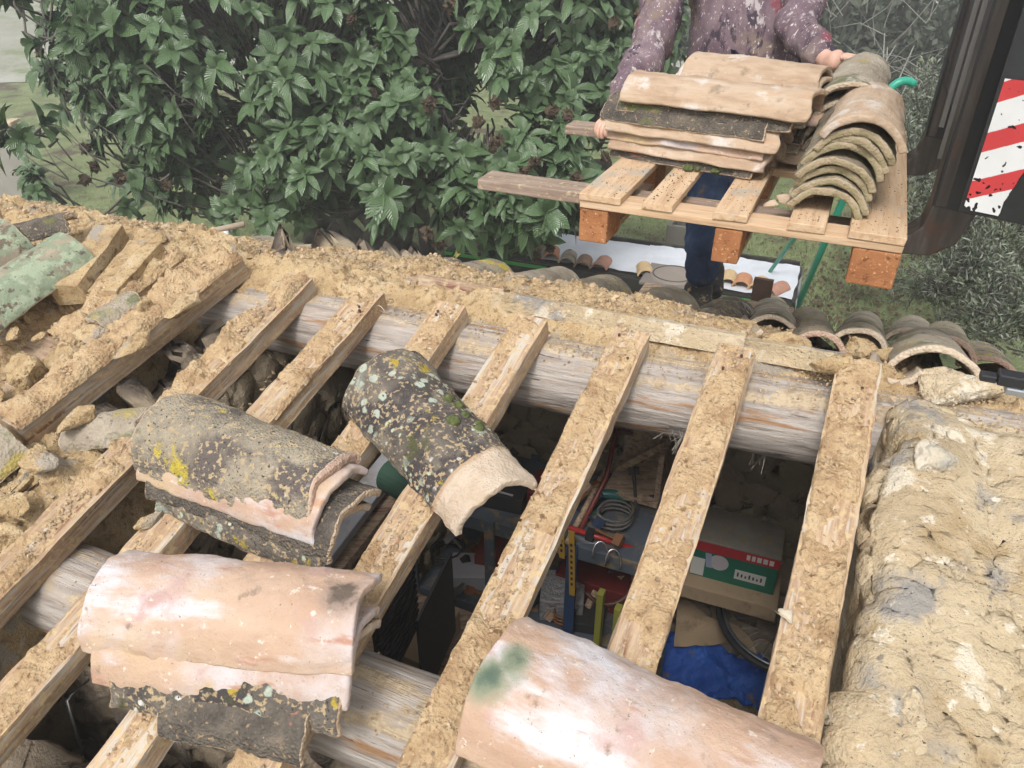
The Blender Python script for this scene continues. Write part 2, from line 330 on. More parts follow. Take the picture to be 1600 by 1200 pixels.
# ------------------------------------------------------------------ rafters
m_nail = flat('rusty_nail', (.06, .03, .02), .6)
def crust(name, parent, x0, x1, wd, th, amp, off, dens, par_world, nu=None, mat=None):
    """patchy dried clay lying on a rafter, in the rafter's frame: X along, Z up"""
    nu = nu or int((x1 - x0) / .0055); nv = 16; V = []
    for i in range(nu):
        for j in range(nv):
            x = x0 + (x1 - x0) * i / (nu - 1); y = -wd / 2 + wd * j / (nv - 1)
            q = Vector((x * 38, y * 38, off)); ds, _ = noise.voronoi(q)
            h = th * (fb((x, y, off), 11, 3) * 2.4 + dens - .25) + amp * .22 * sm(.0, .3, ds[1] - ds[0]) + amp * fb((x, y, off), 70, 4) * 1.1
            edge = sm(0, .12, 1 - abs(2 * y / wd)); h = (h + .004) * edge - .004
            V.append((x, y + .003 * vn((x, y, 4), 30), max(h, -.006)))
    Fs = [(j + i * nv, j + (i + 1) * nv, j + 1 + (i + 1) * nv, j + 1 + i * nv) for i in range(nu - 1) for j in range(nv - 1)]
    Fs = [f for f in Fs if max(V[k][2] for k in f) > -.003]
    return mesh(name, V, Fs, mat or m_crust, parent=parent)
RAF = [  # (e top, e bottom, r top, width, thickness, clay density, clay height, label)
    (.004, -.003, .005, .078, .032, .7, .006, 'wide dusty rafter furthest right, beside the mortar gable wall'),
    (-.225, -.222, -.02, .074, .036, .35, .005, 'rafter over the green and red box, second from the right wall'),
    (-.44, -.442, -.035, .074, .042, .45, .007, 'long rafter that runs under the upper end of the largest pink tile'),
    (-.659, -.666, -.055, .072, .044, .45, .007, 'rafter running under the pale bare end of the single mossy tile'),
    (-.853, -.862, -.06, .070, .044, .15, .004, 'rafter under the middle of the single mossy tile'),
    (-1.066, -1.094, -.07, .074, .046, .3, .006, 'orange brown rafter just left of the single mossy tile'),
    (-1.272, -1.298, -.07, .074, .048, .7, .012, 'clay smeared rafter ending under the yellow lichened tile stack'),
    (-1.475, -1.565, -.07, .085, .062, 1.5, .012, 'broad double rafter buried in clay at the left of the opening'),
    (-1.672, -1.70, -.075, .072, .050, 1.2, .014, 'short rafter stub with a sawn end beside the clay mound')]
m_endgrain = flat('sawn_end', (.42, .30, .18), .9, bump=.002)
def rafter_mesh(L_, wd, th, off):
    nu = max(8, int(L_ / .014)); V = []; m = []
    prof = [(-.5, 0), (-.5, -.5), (-.5, -1), (-.17, -1), (.17, -1), (.5, -1), (.5, -.5), (.5, 0), (.42, .02), (.17, .02), (-.17, .02), (-.42, .02)]
    for i in range(nu):
        x = L_ * i / (nu - 1)
        for (a, b) in prof:
            wv = .007 * vn((x * .7, a * 2, b * 2), 3, off) + .0022 * fb((x * 1.5, a * 3, b * 3), 12, 3, off)
            ew = 1.0
            ch = -.007 * max(0, vn((x, a, 1), 14, off)) if abs(a) > .4 and b >= 0 else 0
            V.append((x, a * wd + wv * (1 if a > 0 else -1) + .004 * vn((x, 0, 0), 1.7, off), b * th + wv * .5 + ch + .006 * vn((x, 5, 0), 1.6, off)))
    k = len(prof)
    Fs = [(i * k + j, (i + 1) * k + j, (i + 1) * k + (j + 1) % k, i * k + (j + 1) % k) for i in range(nu - 1) for j in range(k)]
    Fs += [tuple(range(k)), tuple((nu - 1) * k + j for j in range(k))[::-1]]
    return V, Fs
rafters = []
for i, (et, eb, rt, wd, th, dn, ch, lb) in enumerate(RAF):
    rb = -.70 if i == 7 else -1.32; zn = .03 if i == 7 else 0; p0 = RL(et, rt, zn); p1 = RL(eb, rb, zn)
    if i == 8: p1 = RL(eb, -.45, 0)
    fr = frame(p0, p1 - p0, NN); t = thing('rafter', lb, 'rafter', fr, 'rafters laid across the shed')
    L_ = (p1 - p0).length; V, Fs = rafter_mesh(L_, wd, th, 5.3 * i)
    o = mesh('timber', V, Fs, m_rafter, parent=t, smooth=False)
    x0 = .0; x1 = L_
    crust('clay_crust', t, .004, L_ - .004, wd * (.98 if dn < 1 else 1.12), ch, .0045 if dn < .6 else .007, 3.7 * i, dn, None)
    rafters.append(fr)
    mb = MB(); rn = random.Random(i)
    for q in range(3):
        c = Vector((rn.uniform(.02, .09) if q < 2 else rn.uniform(.84, .92), rn.uniform(-.3, .3) * wd, ch * dn * .6)); mb.tube([c - Vector((0, 0, .01)), c + Vector((.002, 0, .005))], .0028, 8)
        if q < 2 and i not in (7, 8): mesh('nail', mb.V, mb.F, m_nail, parent=t); mb = MB()
# ------------------------------------------------------------------ clay beds
def crk(q, s, off=0):
    ds, pts = noise.voronoi(Vector((q[0] / s + off + .3 * vn(q, 2 / s), q[1] / s + .3 * vn(q, 2 / s, 5), off)))
    return ds[1] - ds[0], noise.cell(pts[0] * 3.7 + Vector((.5, .5, .5))) * .5 + .5
def bedF(u, v):
    e = -2.75 + 1.49 * u; r = -1.35 + 1.40 * v
    lim = -1.56 if r > -.62 else -1.30                                # right edge of the clay
    lim += .015 * vn((r, 0, 0), 9) + .010 * vn((r, 0, 2), 25)
    g, rn = crk((e, r, 0), .10, 3); g2, r2 = crk((e, r, 0), .032, 8); g3, r3 = crk((e, r, 0), .012, 5)
    n = -.045 + .022 * fb((e, r, 0), 4, 3, 3) + .040 * sm(0, .08, g) * (rn - .2) + .010 * sm(0, .15, g2) * r2 + .003 * sm(0, .2, g3) + .004 * fb((e, r, 2), 40, 3)
    n += .030 * math.exp(-((e + 1.385) / .07) ** 2) * (1 - sm(-.72, -.62, r))
    n -= .09 * math.exp(-((e + 1.80) / .06) ** 2 - ((r + .40) / .14) ** 2)                 # hollow below the lichened tile
    n -= .06 * sm(-.67, -.63, r) * (1 - sm(-.62, -.58, r)) * sm(-1.62, -1.52, e)
    n -= .21 * sm(lim - .02, lim + .016, e)
    return RL(e, r, n)
V, Fs = grid(400, 380, bedF)
def nloc(p): return locR(p)[2]
Fs = [f for f in Fs if nloc(V[f[0]]) > -.22]
ob = mesh('clay_bed', V, Fs, m_clay); tag(ob, 'dried clay bedding on the left of the front slope', 'clay', kind='stuff')
def drop(e): return .075 * (1 - sm(-1.9, -.95, e))
def bedR(u, v):
    e = -2.75 + 3.35 * u; lf = 1 - sm(-1.9, -.6, e); s0 = -.03 - .10 * lf; s = s0 + (1.01 - s0) * v
    g, rn = crk((e, s, 0), .07, 13); g2, r2 = crk((e, s, 0), .026, 18)
    cl = 1 - sm(.55, .88, s + .15 * vn((e, s, 0), 3))
    g3, r3 = crk((e, s, 0), .011, 28); n = -.04 + cl * (.026 + .016 * fb((e, s, 0), 4, 3, 13) + .018 * sm(0, .08, g) * rn + .009 * sm(0, .15, g2) * r2 + .003 * sm(0, .2, g3)) + .004 * fb((e, s, 2), 50, 3)
    n += .05 * cl * math.exp(-((s - .22) / .13) ** 2) * sm(-.1, -.45, e)
    n -= .015 * sm(-.25, -.05, e) * sm(.02, .12, s)
    n -= .10 * (1 - sm(s0 - .01, s0 + .085, s + .012 * vn((e, 0, 0), 14))) + drop(e) * sm(.0, .4, s)
    return BL(e, s, n)
V, Fs = grid(560, 190, bedR)
tag(mesh('clay_bed', V, Fs, m_clay), 'dried clay and grit spread along the ridge behind the log', 'clay', kind='stuff')
# loose crumbs of clay: nobody could count them
random.seed(11)
bmi = bmesh.new(); bmesh.ops.create_icosphere(bmi, subdivisions=1, radius=1); IV = [v.co.copy() for v in bmi.verts]; IF = [tuple(v.index for v in f.verts) for f in bmi.faces]; bmi.free()
bmi = bmesh.new(); bmesh.ops.create_icosphere(bmi, subdivisions=3, radius=1); IV3 = [v.co.copy() for v in bmi.verts]; IF3 = [tuple(v.index for v in f.verts) for f in bmi.faces]; bmi.free()
def lump(mb, p, s, hi=False, flatn=None):
    rot = Matrix.Rotation(random.uniform(0, 6.28), 3, Vector((random.random() - .5, random.random() - .5, random.random() - .5)).normalized())
    sx, sy, sz = s * random.uniform(.7, 1.3), s * random.uniform(.6, 1.1), s * random.uniform(.45, .8); o = random.uniform(0, 90)
    mb.add([p + rot @ Vector((v.x * sx * (1 + .5 * vn(v, 1.2, o)), v.y * sy * (1 + .5 * vn(v, 1.2, o + 5)), v.z * sz * (1 + .4 * vn(v, 1.2, o + 9)))) for v in (IV3 if hi else IV)], IF3 if hi else IF)
mb = MB()
for i, (et, eb, rt, wd, th, dn, ch, lb) in enumerate(RAF):
    for k in range(int(1250 * (1.2 if dn > .4 else .6))):
        t = random.random(); x = t * (rt + 1.3); f = rafters[i]
        y = random.gauss(0, .35) * wd * .5
        if abs(y) > wd * .46 or vn((x * 1.3, i, y * 6), 3) < -.12: continue
        if i == 8 and x > .38: continue
        s = random.choice((.0010, .0012, .0015, .002, .002, .003, .0042)) * random.uniform(.7, 1.3)
        lump(mb, f @ Vector((x, y, ch * dn * .5 + s * .4)), s)
def lumps_on(fn, n, smin, smax):
    for k in range(n):
        u, v = random.random(), random.random(); s = random.uniform(smin, smax) * random.random() ** 1.5 + smin
        lump(mb, fn(u, v) + NN * s * .3, s)
lumps_on(lambda u, v: bedF(.25 + .74 * u, v), 2600, .002, .008)
lumps_on(lambda u, v: bedR(.05 + .9 * u, .06 + .62 * v), 11000, .0018, .009)
lumps_on(lambda u, v: rw(u, .43 + .4 * v * random.random()), 6500, .0008, .0035)
for k in range(2200):
    x = random.uniform(-1.7, .5); q = (x + 1.95) / 2.7; an = random.gauss(0, .32); s = random.uniform(.0008, .0035); lump(mb, RL(x, -.125 + .105 * q + (.091 + s * .3) * math.sin(an), -.145 + .027 * q + (.091 + s * .3) * math.cos(an)), s)
for k in range(260):
    x = random.uniform(-1.2, .2); lump(mb, RL(x, -.9 + random.gauss(0, .03), -.047), random.uniform(.001, .003))
tag(mb.build('clay_crumbs', m_crumb, smooth=False), 'small crumbs of dry clay lying on rafters and beds', 'crumbs', kind='stuff')
# single clods and stones
def clod(name, p, sx, sy, sz, ax, label, cat, mat, seed=1.0, group=None, amp=.35, smooth=False):
    """angular broken lump: hull of random points, subdivided and roughened"""
    rn = random.Random(int(seed * 100)); b = bmesh.new()
    for k in range(15):
        v = Vector((rn.gauss(0, 1), rn.gauss(0, 1), rn.gauss(0, 1))).normalized(); v = Vector([math.copysign(abs(c) ** .7, c) for c in v]) * rn.uniform(.85, 1.05)
        b.verts.new((v.x * sx, v.y * sy, v.z * sz))
    h = bmesh.ops.convex_hull(b, input=b.verts); bmesh.ops.delete(b, geom=[v for v in b.verts if not v.link_faces], context='VERTS')
    bmesh.ops.bevel(b, geom=list(b.edges), offset=min(sx, sy, sz) * .12, segments=1, affect='EDGES')
    bmesh.ops.triangulate(b, faces=b.faces)
    m = min(sx, sy, sz)
    for q in range(4 if max(sx, sy) > .03 else 3):
        bmesh.ops.subdivide_edges(b, edges=[e for e in b.edges if e.calc_length() > .0045], cuts=1, use_grid_fill=True)
        bmesh.ops.triangulate(b, faces=b.faces)
    b.normal_update()
    for v in b.verts:
        g, r_ = crk((v.co.x, v.co.y, v.co.z), .03, seed)
        v.co += v.normal * (m * .10 * fb(v.co, 30, 4, seed) + .0012 * fb(v.co, 160, 3, seed) - m * .10 * sm(.10, 0, g))
    V = [v.co.copy() for v in b.verts]; b.verts.index_update(); Fs = [tuple(v.index for v in f.verts) for f in b.faces]; b.free()
    return tag(mesh(name, V, Fs, mat, frm=frame(Vector(p), ax, NN), smooth=True), label, cat, group)
m_lime = material('limestone', [(.40, .34, .25), (.52, .46, .36), (.60, .54, .45)], 12, layers=[((.35, .33, .29), 16, .55, .66, 'n'), ((.26, .2, .12), 60, .62, .7, 'n')], bumps=[(50, .008, 'n'), (200, .002, 'n')])
clod('stone', Q(1462, 722, .01), .042, .04, .035, EE, 'pale angular limestone lump at the log end of the mortar wall', 'stone', m_lime, 3.3)
clod('stone', Q(1443, 888, -.03), .05, .03, .03, RR, 'rough beige stone on the inner edge of the mortar wall', 'stone', m_lime, 7.3)
clod('stone', Q(1412, 960, -.03), .026, .022, .02, RR, 'small white stone on the inner edge of the mortar wall', 'stone', m_lime, 9.3)
clod('stone', Q(1400, 1130, -.01), .07, .05, .035, RR, 'large flat mortar lump nearest to the camera on the gable wall', 'stone', m_mortar, 12.3)
rns = random.Random(5)
for k in range(16):
    r = -.08 - .05 * k + rns.uniform(-.01, .01); a_ = rns.uniform(.012, .028)
    clod('stone', RL(.10 + rns.uniform(-.01, .03), r, -.055 + rns.uniform(-.02, .01)), a_ * 1.4, a_, a_ * .8, RR, 'small stone sticking out along the inner edge of the mortar gable wall', 'stone', m_lime if k % 3 == 0 else m_mortar, 300 + k, 'stones along the inner edge of the gable wall')
clod('stone', Q(1228, 963, .004), .017, .011, .010, EE, 'little white pebble on the left edge of the widest rafter', 'stone', m_lime, 4.3)
clod('stone', Q(1425, 790, -.04), .035, .05, .03, RR, 'grey lump of mortar below the angular limestone', 'stone', m_mortar, 5.3)
CL = [  # px, py, height, half sizes, direction, label
    (285, 478, .05, .060, .030, .016, RR, 'thick clay clod on top of the broad double rafter'),
    (228, 480, .05, .022, .012, .026, RR, 'upright thin flake of clay at the upper middle of the double rafter'),
    (205, 545, .05, .06, .028, .012, RR, 'flat clay plate half way down the double rafter'),
    (100, 560, .03, .055, .045, .02, EE, 'triangular broken clay slab at far left beyond the double rafter'),
    (45, 580, .02, .05, .05, .04, RR, 'rounded tan clod at the far left picture edge'),
    (140, 520, .04, .05, .035, .015, EE, 'clay plate tilted against the double rafter'),
    (235, 810, .01, .035, .016, .012, RR, 'chip of clay standing beside the lichened tile stack'),
    (60, 720, .035, .05, .03, .018, EE, 'clod of clay on the lower left clay bed'),
    (20, 790, .03, .035, .03, .02, EE, 'pale clod at the lower left picture edge'),
    (120, 655, .03, .05, .03, .015, RR, 'clod above the dark broken tile on the left'),
    (610, 470, .0, .012, .010, .008, EE, 'walnut sized pebble of clay on the ridge log')]
for k, (x, y, h, a, b, c, ax, lb) in enumerate(CL): clod('clay_clod', Q(x, y, h), a, b, c, ax + NN * .1 * (k % 3 - 1), lb, 'clod', m_clay, 2.7 * k + 1, 'clods of dry clay')
rnp = random.Random(77)
for k in range(34):
    e = rnp.uniform(-2.3, -1.58) if k % 3 else rnp.uniform(-1.52, -1.33); r = rnp.uniform(-1.0, -.05) if k % 3 else rnp.uniform(-1.1, -.68); a_ = rnp.uniform(.02, .055)
    w_ = ['small', 'broad', 'flat', 'upturned', 'cracked'][k % 5]
    clod('clay_clod', RL(e, r, .0 + rnp.uniform(-.01, .02)), a_, a_ * rnp.uniform(.5, .9), a_ * rnp.uniform(.2, .4), RR * math.cos(k) + EE * math.sin(k) + NN * rnp.uniform(-.4, .4), 'piece of broken dry clay heaped on the far left of the roof', 'clod', m_clay, 200 + 3 * k, 'broken clay heaped at far left')
# wooden battens and slabs along the ridge
def plank(name, a, b, wd, th, label, cat, mat, up=None, seed=0, group=None):
    fr = frame(a, b - a, up or MM); V, Fs = rafter_mesh((b - a).length, wd, th, seed)
    return tag(mesh(name, V, Fs, mat, frm=fr, smooth=False), label, cat, group)
m_oldwood = material('old_board', [(.24, .15, .10), (.38, .27, .19), (.50, .40, .31)], 9, layers=[((.20, .09, .06), 4, .55, .66, 's'), ((.5, .38, .24), 40, .5, .64, 'n')], bumps=[(30, .004, 's'), (120, .002, 'n')], stretch=(1, 12, 12))
plank('ridge_batten', BL(-1.72, .055, -.01), BL(-.98, .10, .014), .05, .03, 'long reddish batten lying behind the log at left', 'batten', m_oldwood, seed=2, group='boards along the ridge')
plank('ridge_batten', BL(-1.95, .13, -.02), BL(-1.0, .15, .02), .035, .02, 'thin batten sunk in clay behind the longer reddish one', 'batten', m_oldwood, seed=4, group='boards along the ridge')
plank('ridge_batten', BL(-1.0, .045, .022), BL(-.78, .06, .022), .05, .035, 'dark red split board end behind the log at middle', 'batten', m_oldwood, seed=6, group='boards along the ridge')
plank('ridge_batten', BL(-.80, .04, .018), BL(-.44, .06, .020), .05, .04, 'mortar coated board behind the log near the middle', 'batten', m_mortar, seed=8, group='boards along the ridge')
plank('ridge_batten', BL(-.46, .045, .02), BL(-.22, .06, .022), .07, .045, 'pale thick slab below the clay filled pan tile', 'slab', m_mortar, seed=10, group='boards along the ridge')
plank('ridge_batten', BL(-.235, .10, .01), BL(-.03, .04, .02), .10, .04, 'mortar slab with a rounded end at the right of the ridge', 'slab', m_mortar, seed=12, group='boards along the ridge')
for a, b, s in ((-2.7, -1.2, 0), (-1.2, .3, 3)): plank('roof_board', BL(a, .5, -.145 if s == 0 else -.07), BL(b, .5, -.12 if s == 0 else -.05), 1.0, .02, 'sarking boards under the %s of the far slope' % ('left half' if a < -2 else 'right half'), 'board', m_oldwood, seed=s)
plank('roof_board', RL(-2.75, -.62, -.06), RL(-1.62, -.62, -.06), 1.3, .02, 'sarking boards under the clay on the left of the front slope', 'board', m_oldwood, up=NN, seed=9)

# ------------------------------------------------------------------ curved tiles
GRIT = ((.16, .12, .08), 200, .58, .66, 'g')
m_tpink = material('tile_pink', [(.36, .225, .155), (.45, .305, .22), (.51, .375, .28)], 5, layers=[((.52, .475, .48), 5, .44, .66, 'n'), ((.57, .545, .57), 8, .52, .66, 's'), ((.40, .22, .16), 16, .60, .70, 's'), ((.50, .37, .22), 4, .55, .72, 'n'), ((.44, .29, .26), 9, .57, .70, 'n'), ((.50, .37, .24), 11, .58, .70, 'n'), ((.28, .20, .15), 34, .62, .72, 'n'), ((.13, .09, .06), 110, .67, .70, 'n'), ((.60, .52, .45), 70, .60, .68, 'n'), ((.30, .21, .15), 260, .66, .72, 'g'), ((.30, .23, .17), 12, .62, .70, 's'), ((.25, .20, .17), 22, .30, .85, 'a', 'dark'), ((.12, .09, .07), 60, .55, .75, 'a', 'dark'), ((.20, .22, .15), 18, .30, .7, 'a', 'green'), ((.08, .115, .085), 22, .6, .8, 'a', 'green')], bumps=[(30, .0035, 'n'), (110, .0020, 'n'), (300, .0010, 'n')], rough=.85, stretch=(.5, 1.6, 1.6))
m_tlich = material('tile_lichened', [(.075, .066, .060), (.14, .12, .10), (.23, .20, .155)], 16, layers=[((.055, .047, .047), 7, .49, .58, 'n'), ((.36, .27, .165), 110, .54, .62, 'g'), ((.42, .33, .20), 55, .60, .66, 'n'), ((.07, .075, .03), 13, .58, .66, 'n'), ((.31, .35, .30), 13, .30, .36, 'v', .53), ((.36, .40, .33), 30, .22, .30, 'v', .52), ((.60, .58, .54), 32, .16, .24, 'v', .58), ((.36, .27, .04), 20, .60, .66, 'n'), ((.42, .46, .34), 60, .18, .30, 'v', .56), ((.045, .04, .04), 150, .62, .68, 'g'), ((.40, .285, .185), 10, .45, .60, 'a', 'bare'), ((.50, .41, .32), 20, .75, 1.05, 'a', 'bare'), ((.15, .16, .08), 30, .30, .50, 'a', 'rimm')], bumps=[(60, .004, 'n'), (190, .002, 'v'), (340, .0012, 'n')])
m_tyel = material('tile_yellow_lichen', [(.19, .16, .125), (.29, .25, .19), (.38, .33, .25)], 14, layers=[((.12, .10, .09), 6, .52, .62, 'n'), ((.40, .31, .19), 100, .55, .62, 'g'), ((.46, .36, .05), 11, .585, .63, 'n'), ((.46, .37, .16), 40, .62, .68, 'n'), ((.52, .50, .46), 34, .14, .20, 'v', .55), ((.05, .045, .04), 170, .62, .68, 'g'), ((.11, .12, .05), 18, .62, .7, 'n'), ((.50, .38, .29), 10, .42, .58, 'a', 'bare'), ((.42, .29, .22), 6, .66, .8, 'a', 'bare')], bumps=[(60, .004, 'n'), (220, .003, 'v'), (340, .0015, 'n')])
m_tgreen = material('tile_green_lichen', [(.17, .14, .11), (.27, .23, .17), (.36, .30, .23)], 12, layers=[((.21, .25, .17), 9, .43, .49, 'n'), ((.29, .34, .24), 26, .50, .56, 'n'), ((.11, .09, .07), 40, .60, .65, 'n'), ((.14, .11, .08), 28, .60, .64, 'n'), ((.34, .27, .05), 9, .66, .69, 'n'), ((.10, .08, .06), 120, .62, .7, 'n'), ((.48, .38, .27), 10, .5, .62, 'a', 'bare')], bumps=[(60, .003, 'n'), (200, .002, 'n')])
m_ttan = material('tile_tan', [(.33, .225, .15), (.44, .325, .23), (.50, .40, .31)], 7, layers=[((.56, .52, .49), 8, .55, .66, 'n'), ((.27, .20, .14), 14, .56, .68, 'n'), ((.46, .31, .20), 12, .58, .68, 's'), ((.24, .18, .13), 24, .64, .72, 'n'), ((.17, .13, .09), 100, .66, .70, 'n')], bumps=[(40, .003, 's'), (150, .0015, 'n')], stretch=(1, 4, 4))
m_tdark = material('tile_dark', [(.06, .052, .045), (.105, .09, .075), (.17, .14, .11)], 22, layers=[((.30, .22, .13), 100, .60, .68, 'g'), ((.30, .15, .11), 26, .63, .7, 'n'), ((.13, .14, .05), 12, .60, .68, 'n'), ((.38, .30, .06), 22, .68, .71, 'n'), ((.46, .35, .25), 10, .5, .62, 'a', 'bare')], bumps=[(70, .006, 'n'), (200, .004, 'v')])
m_tgrey = material('tile_grey', [(.23, .19, .145), (.335, .285, .22), (.44, .385, .31)], 10, layers=[((.16, .16, .09), 9, .54, .64, 'n'), ((.35, .28, .09), 7, .62, .68, 'n'), ((.52, .48, .43), 14, .60, .68, 'n'), ((.12, .10, .075), 80, .6, .68, 'n'), ((.50, .41, .31), 12, .45, .62, 'a', 'bare')], bumps=[(50, .005, 'n'), (160, .003, 'v'), (300, .0015, 'n')])
m_tend = material('tile_mossy_end', [(.15, .125, .09), (.24, .20, .145), (.34, .285, .21)], 12, layers=[((.13, .14, .06), 10, .54, .64, 'n'), ((.40, .32, .22), 16, .60, .68, 'n'), ((.08, .07, .05), 80, .6, .68, 'n'), ((.36, .285, .195), 14, .45, .62, 'a', 'bare'), ((.25, .22, .12), 26, .72, 1.1, 'a', 'bare')], bumps=[(50, .005, 'n'), (160, .002, 'v'), (300, .0015, 'n')])
TILES = 'loose and laid curved clay roof tiles'
m_moss = material('moss', [(.05, .065, .02), (.10, .12, .04), (.17, .18, .08)], 120, bumps=[(400, .004, 'n')])
def tile(A, B, up, wa, wb, mat, label, seed=0.0, half=68, th=.014, bare=None, dark=None, green=None, rough=.0035, nu=64, nv=30, chip=.35, moss=(), inv=False, group=TILES, name='roof_tile', sag=0.0):
    """canal tile; axis A->B at the height of its long edges; wa, wb full widths"""
    A = Vector(A); B = Vector(B); fr = frame(A, B - A, up); L_ = (B - A).length; V = []; a_b = []; a_d = []; a_g = []
    ha = R(half); sgn = -1 if inv else 1
    def pt(u, v, r_in):
        w_ = wa + (wb - wa) * u; rad = w_ / 2 / math.sin(ha)
        hd = ha * (1 + .04 * vn((u * 3, 0, 0), 2, seed + 3)); an = -hd + 2 * hd * v
        x = L_ * u; q = (x, rad * math.sin(an), rad * math.cos(an))
        dsp = rough * (fb(q, 9, 3, seed) * 1.2 + (.55 * fb(q, 45, 3, seed) if not r_in else 0)) + .004 * vn(q, 4, seed)
        rr = rad + dsp - (th if r_in else 0)
        z = (rr * math.cos(an) - rad * math.cos(ha)); y = rr * math.sin(an)
        e0 = math.exp(-u * 22) * -1 + math.exp(-(1 - u) * 22)
        x += e0 * chip * .016 * (vn((an * 1.4, 0, 0), 1.1, seed + (9 if u > .5 else 1)) + .25 * vn((an, 2, 0), 5, seed))
        y += math.copysign(1, an) * .0035 * chip * vn((u * 2.4, 0, 3), 6, seed) * (abs(an) / ha) ** 6
        z += sag * math.sin(math.pi * u)
        return Vector((x, y * 1, z * sgn))
    for side in (0, 1):
        for i in range(nu):
            for j in range(nv):
                u = i / (nu - 1); v = j / (nv - 1); V.append(pt(u, v, side))
                ed = min(v, 1 - v); b = max(sm(.03, 0, ed), sm(.02, 0, 1 - u), sm(.02, 0, u)) * .8
                if side: b = 1
                if bare: b = max(b, sm(bare[0], bare[1], u + .05 * (v - .5)))
                a_b.append(b); d = 0
                if dark:
                    for (du, dv, dr) in dark: d = max(d, .78 * sm(1.5, .0, math.hypot((u - du) / dr, (v - dv) / dr * .5)))
                a_d.append(d); a_g.append(max([0] + [.72 * sm(1.6, .0, math.hypot((u - du) / dr, (v - dv) / dr * .5)) for (du, dv, dr) in (green or ())]))
    Fs = []; n = nu * nv
    for i in range(nu - 1):
        for j in range(nv - 1):
            k = i * nv + j; Fs.append((k, k + nv, k + nv + 1, k + 1)); k += n; Fs.append((k, k + 1, k + nv + 1, k + nv))
        for j in (0, nv - 1):
            k = i * nv + j; f = (k, k + n, k + n + nv, k + nv); Fs.append(f if j == 0 else f[::-1])
    for j in range(nv - 1):
        Fs.append((j, j + 1, j + 1 + n, j + n)); k = (nu - 1) * nv + j; Fs.append((k, k + n, k + n + 1, k + 1))
    if inv: Fs = [f[::-1] for f in Fs]
    # soften the rims: sharp shading only at the ends
    o = mesh(name, V, Fs, mat, frm=fr, attr={'bare': a_b, 'dark': a_d, 'green': a_g})
    bv = o.modifiers.new('rim', 'BEVEL'); bv.width = .0035; bv.segments = 2; bv.limit_method = 'ANGLE'; bv.angle_limit = R(50)
    tag(o, label, 'roof tile', group)
    for k, (mu, mv, ms) in enumerate(moss):
        random.seed(int(seed * 10) + k); c = pt(mu, mv, 0); mbm = MB(); V2 = []
        for v in IV3: V2.append(c + Vector((v.x, v.y, v.z * .75)) * ms * (1 + .25 * fb(v, 5, 3, k)))
        mesh('moss', V2, IF3, m_moss, parent=o)
    return o
# --- the single mossy tile lying across two rafters
tile(Q(602, 600, .004), Q(778, 798, .004), NN, .205, .175, m_tlich, 'single dark mossy tile with a bare pale end, lying alone across rafters', 3.1, bare=(.765, .83), nu=110, nv=60, half=72, chip=1.0,
     moss=((.42, .74, .010), (.47, .78, .011), (.56, .74, .009), (.58, .62, .013), (.66, .76, .010), (.63, .79, .008)), rough=.005)
# --- stack A: yellow lichened tile on three more
def stk(a, b, h, wa, wb, m, lb, sd, **k): return tile(Q(*a, 0) + NN * h, Q(*b, 0) + NN * h, NN + k.pop('lean', Vector((0, 0, 0))), wa, wb, m, lb, sd, **k)
stk((300, 742), (540, 850), .004, .185, .165, m_tlich, 'bottom tile of the stack under the yellow lichened tile', 11, half=66, chip=.8)
stk((292, 735), (562, 838), .026, .185, .165, m_tdark, 'third tile down in the yellow lichened stack, dark and gritty', 14, half=66, chip=1.0)
stk((284, 722), (548, 818), .050, .185, .170, m_tpink, 'pink edged tile directly under the yellow lichened tile', 17, half=68, chip=.7)
stk((282, 712), (542, 806), .066, .19, .170, m_tyel, 'grey tile with a bright yellow lichen patch, top of its stack', 21, nu=110, nv=60, half=72, rough=.005, chip=.7, bare=(.95, .99))
# --- stack C: whitened pink tile on three more at bottom left
stk((300, 1072), (508, 1122), .004, .155, .14, m_tdark, 'lowest dark mossy tile under the whitened pink stack', 31, chip=.9)
stk((232, 1018), (572, 1066), .024, .205, .185, m_tlich, 'mossy green edged tile third down in the whitened stack', 34, chip=1.0, rough=.006)
stk((217, 1004), (584, 1050), .050, .182, .162, m_tpink, 'second pink tile just below the whitened top tile', 37, chip=.5)
stk((214, 980), (598, 1018), .088, .176, .162, m_tpink, 'whitened pink tile with a sooty patch, top of the stack at bottom left', 41.5, nu=110, nv=60, half=68, dark=((.93, .58, .13),), chip=.4)
# --- big pink tile bottom right
stk((772, 1078), (1250, 1300), .03, .225, .205, m_tpink, 'large clean pink tile in the foreground with a green stain on its end', 52.3, nu=120, nv=60, half=64, green=((.05, .42, .10), (.09, .55, .09)), chip=.4, th=.016)
# --- green lichened tiles still in place at far left
for k, (a, b, m, lb) in enumerate([
    ((118, 392), (-60, 520), m_tgreen, 'pale green lichened tile nearest the clay mound at far left'),
    ((30, 372), (-130, 470), m_tgreen, 'green lichened tile cut by the left picture edge')]):
    tile(Q(*a, .045), Q(*b, .03), NN, .175 if k < 2 else .12, .20 if k < 2 else .13, m, lb, 60 + 5 * k, nu=80, nv=40)
tile(Q(20, 372, .05), Q(112, 350, .06), NN, .10, .09, m_tdark, 'dark broken tile piece standing on the far left ridge', 77, chip=1.2)
tile(QB(-40, 352, -.06), QB(60, 340, -.05), MM, .17, .17, m_clay, 'beige ridge tile at the upper left picture edge', 79)
tile(QB(60, 348, -.05), QB(130, 346, -.05), MM, .13, .12, m_clay, 'small beige tile half under clay at the far left ridge', 81)
tile(QB(150, 358, -.06), QB(200, 372, -.06), MM, .13, .12, m_ttan, 'worn tan tile end above the clay mound', 83)
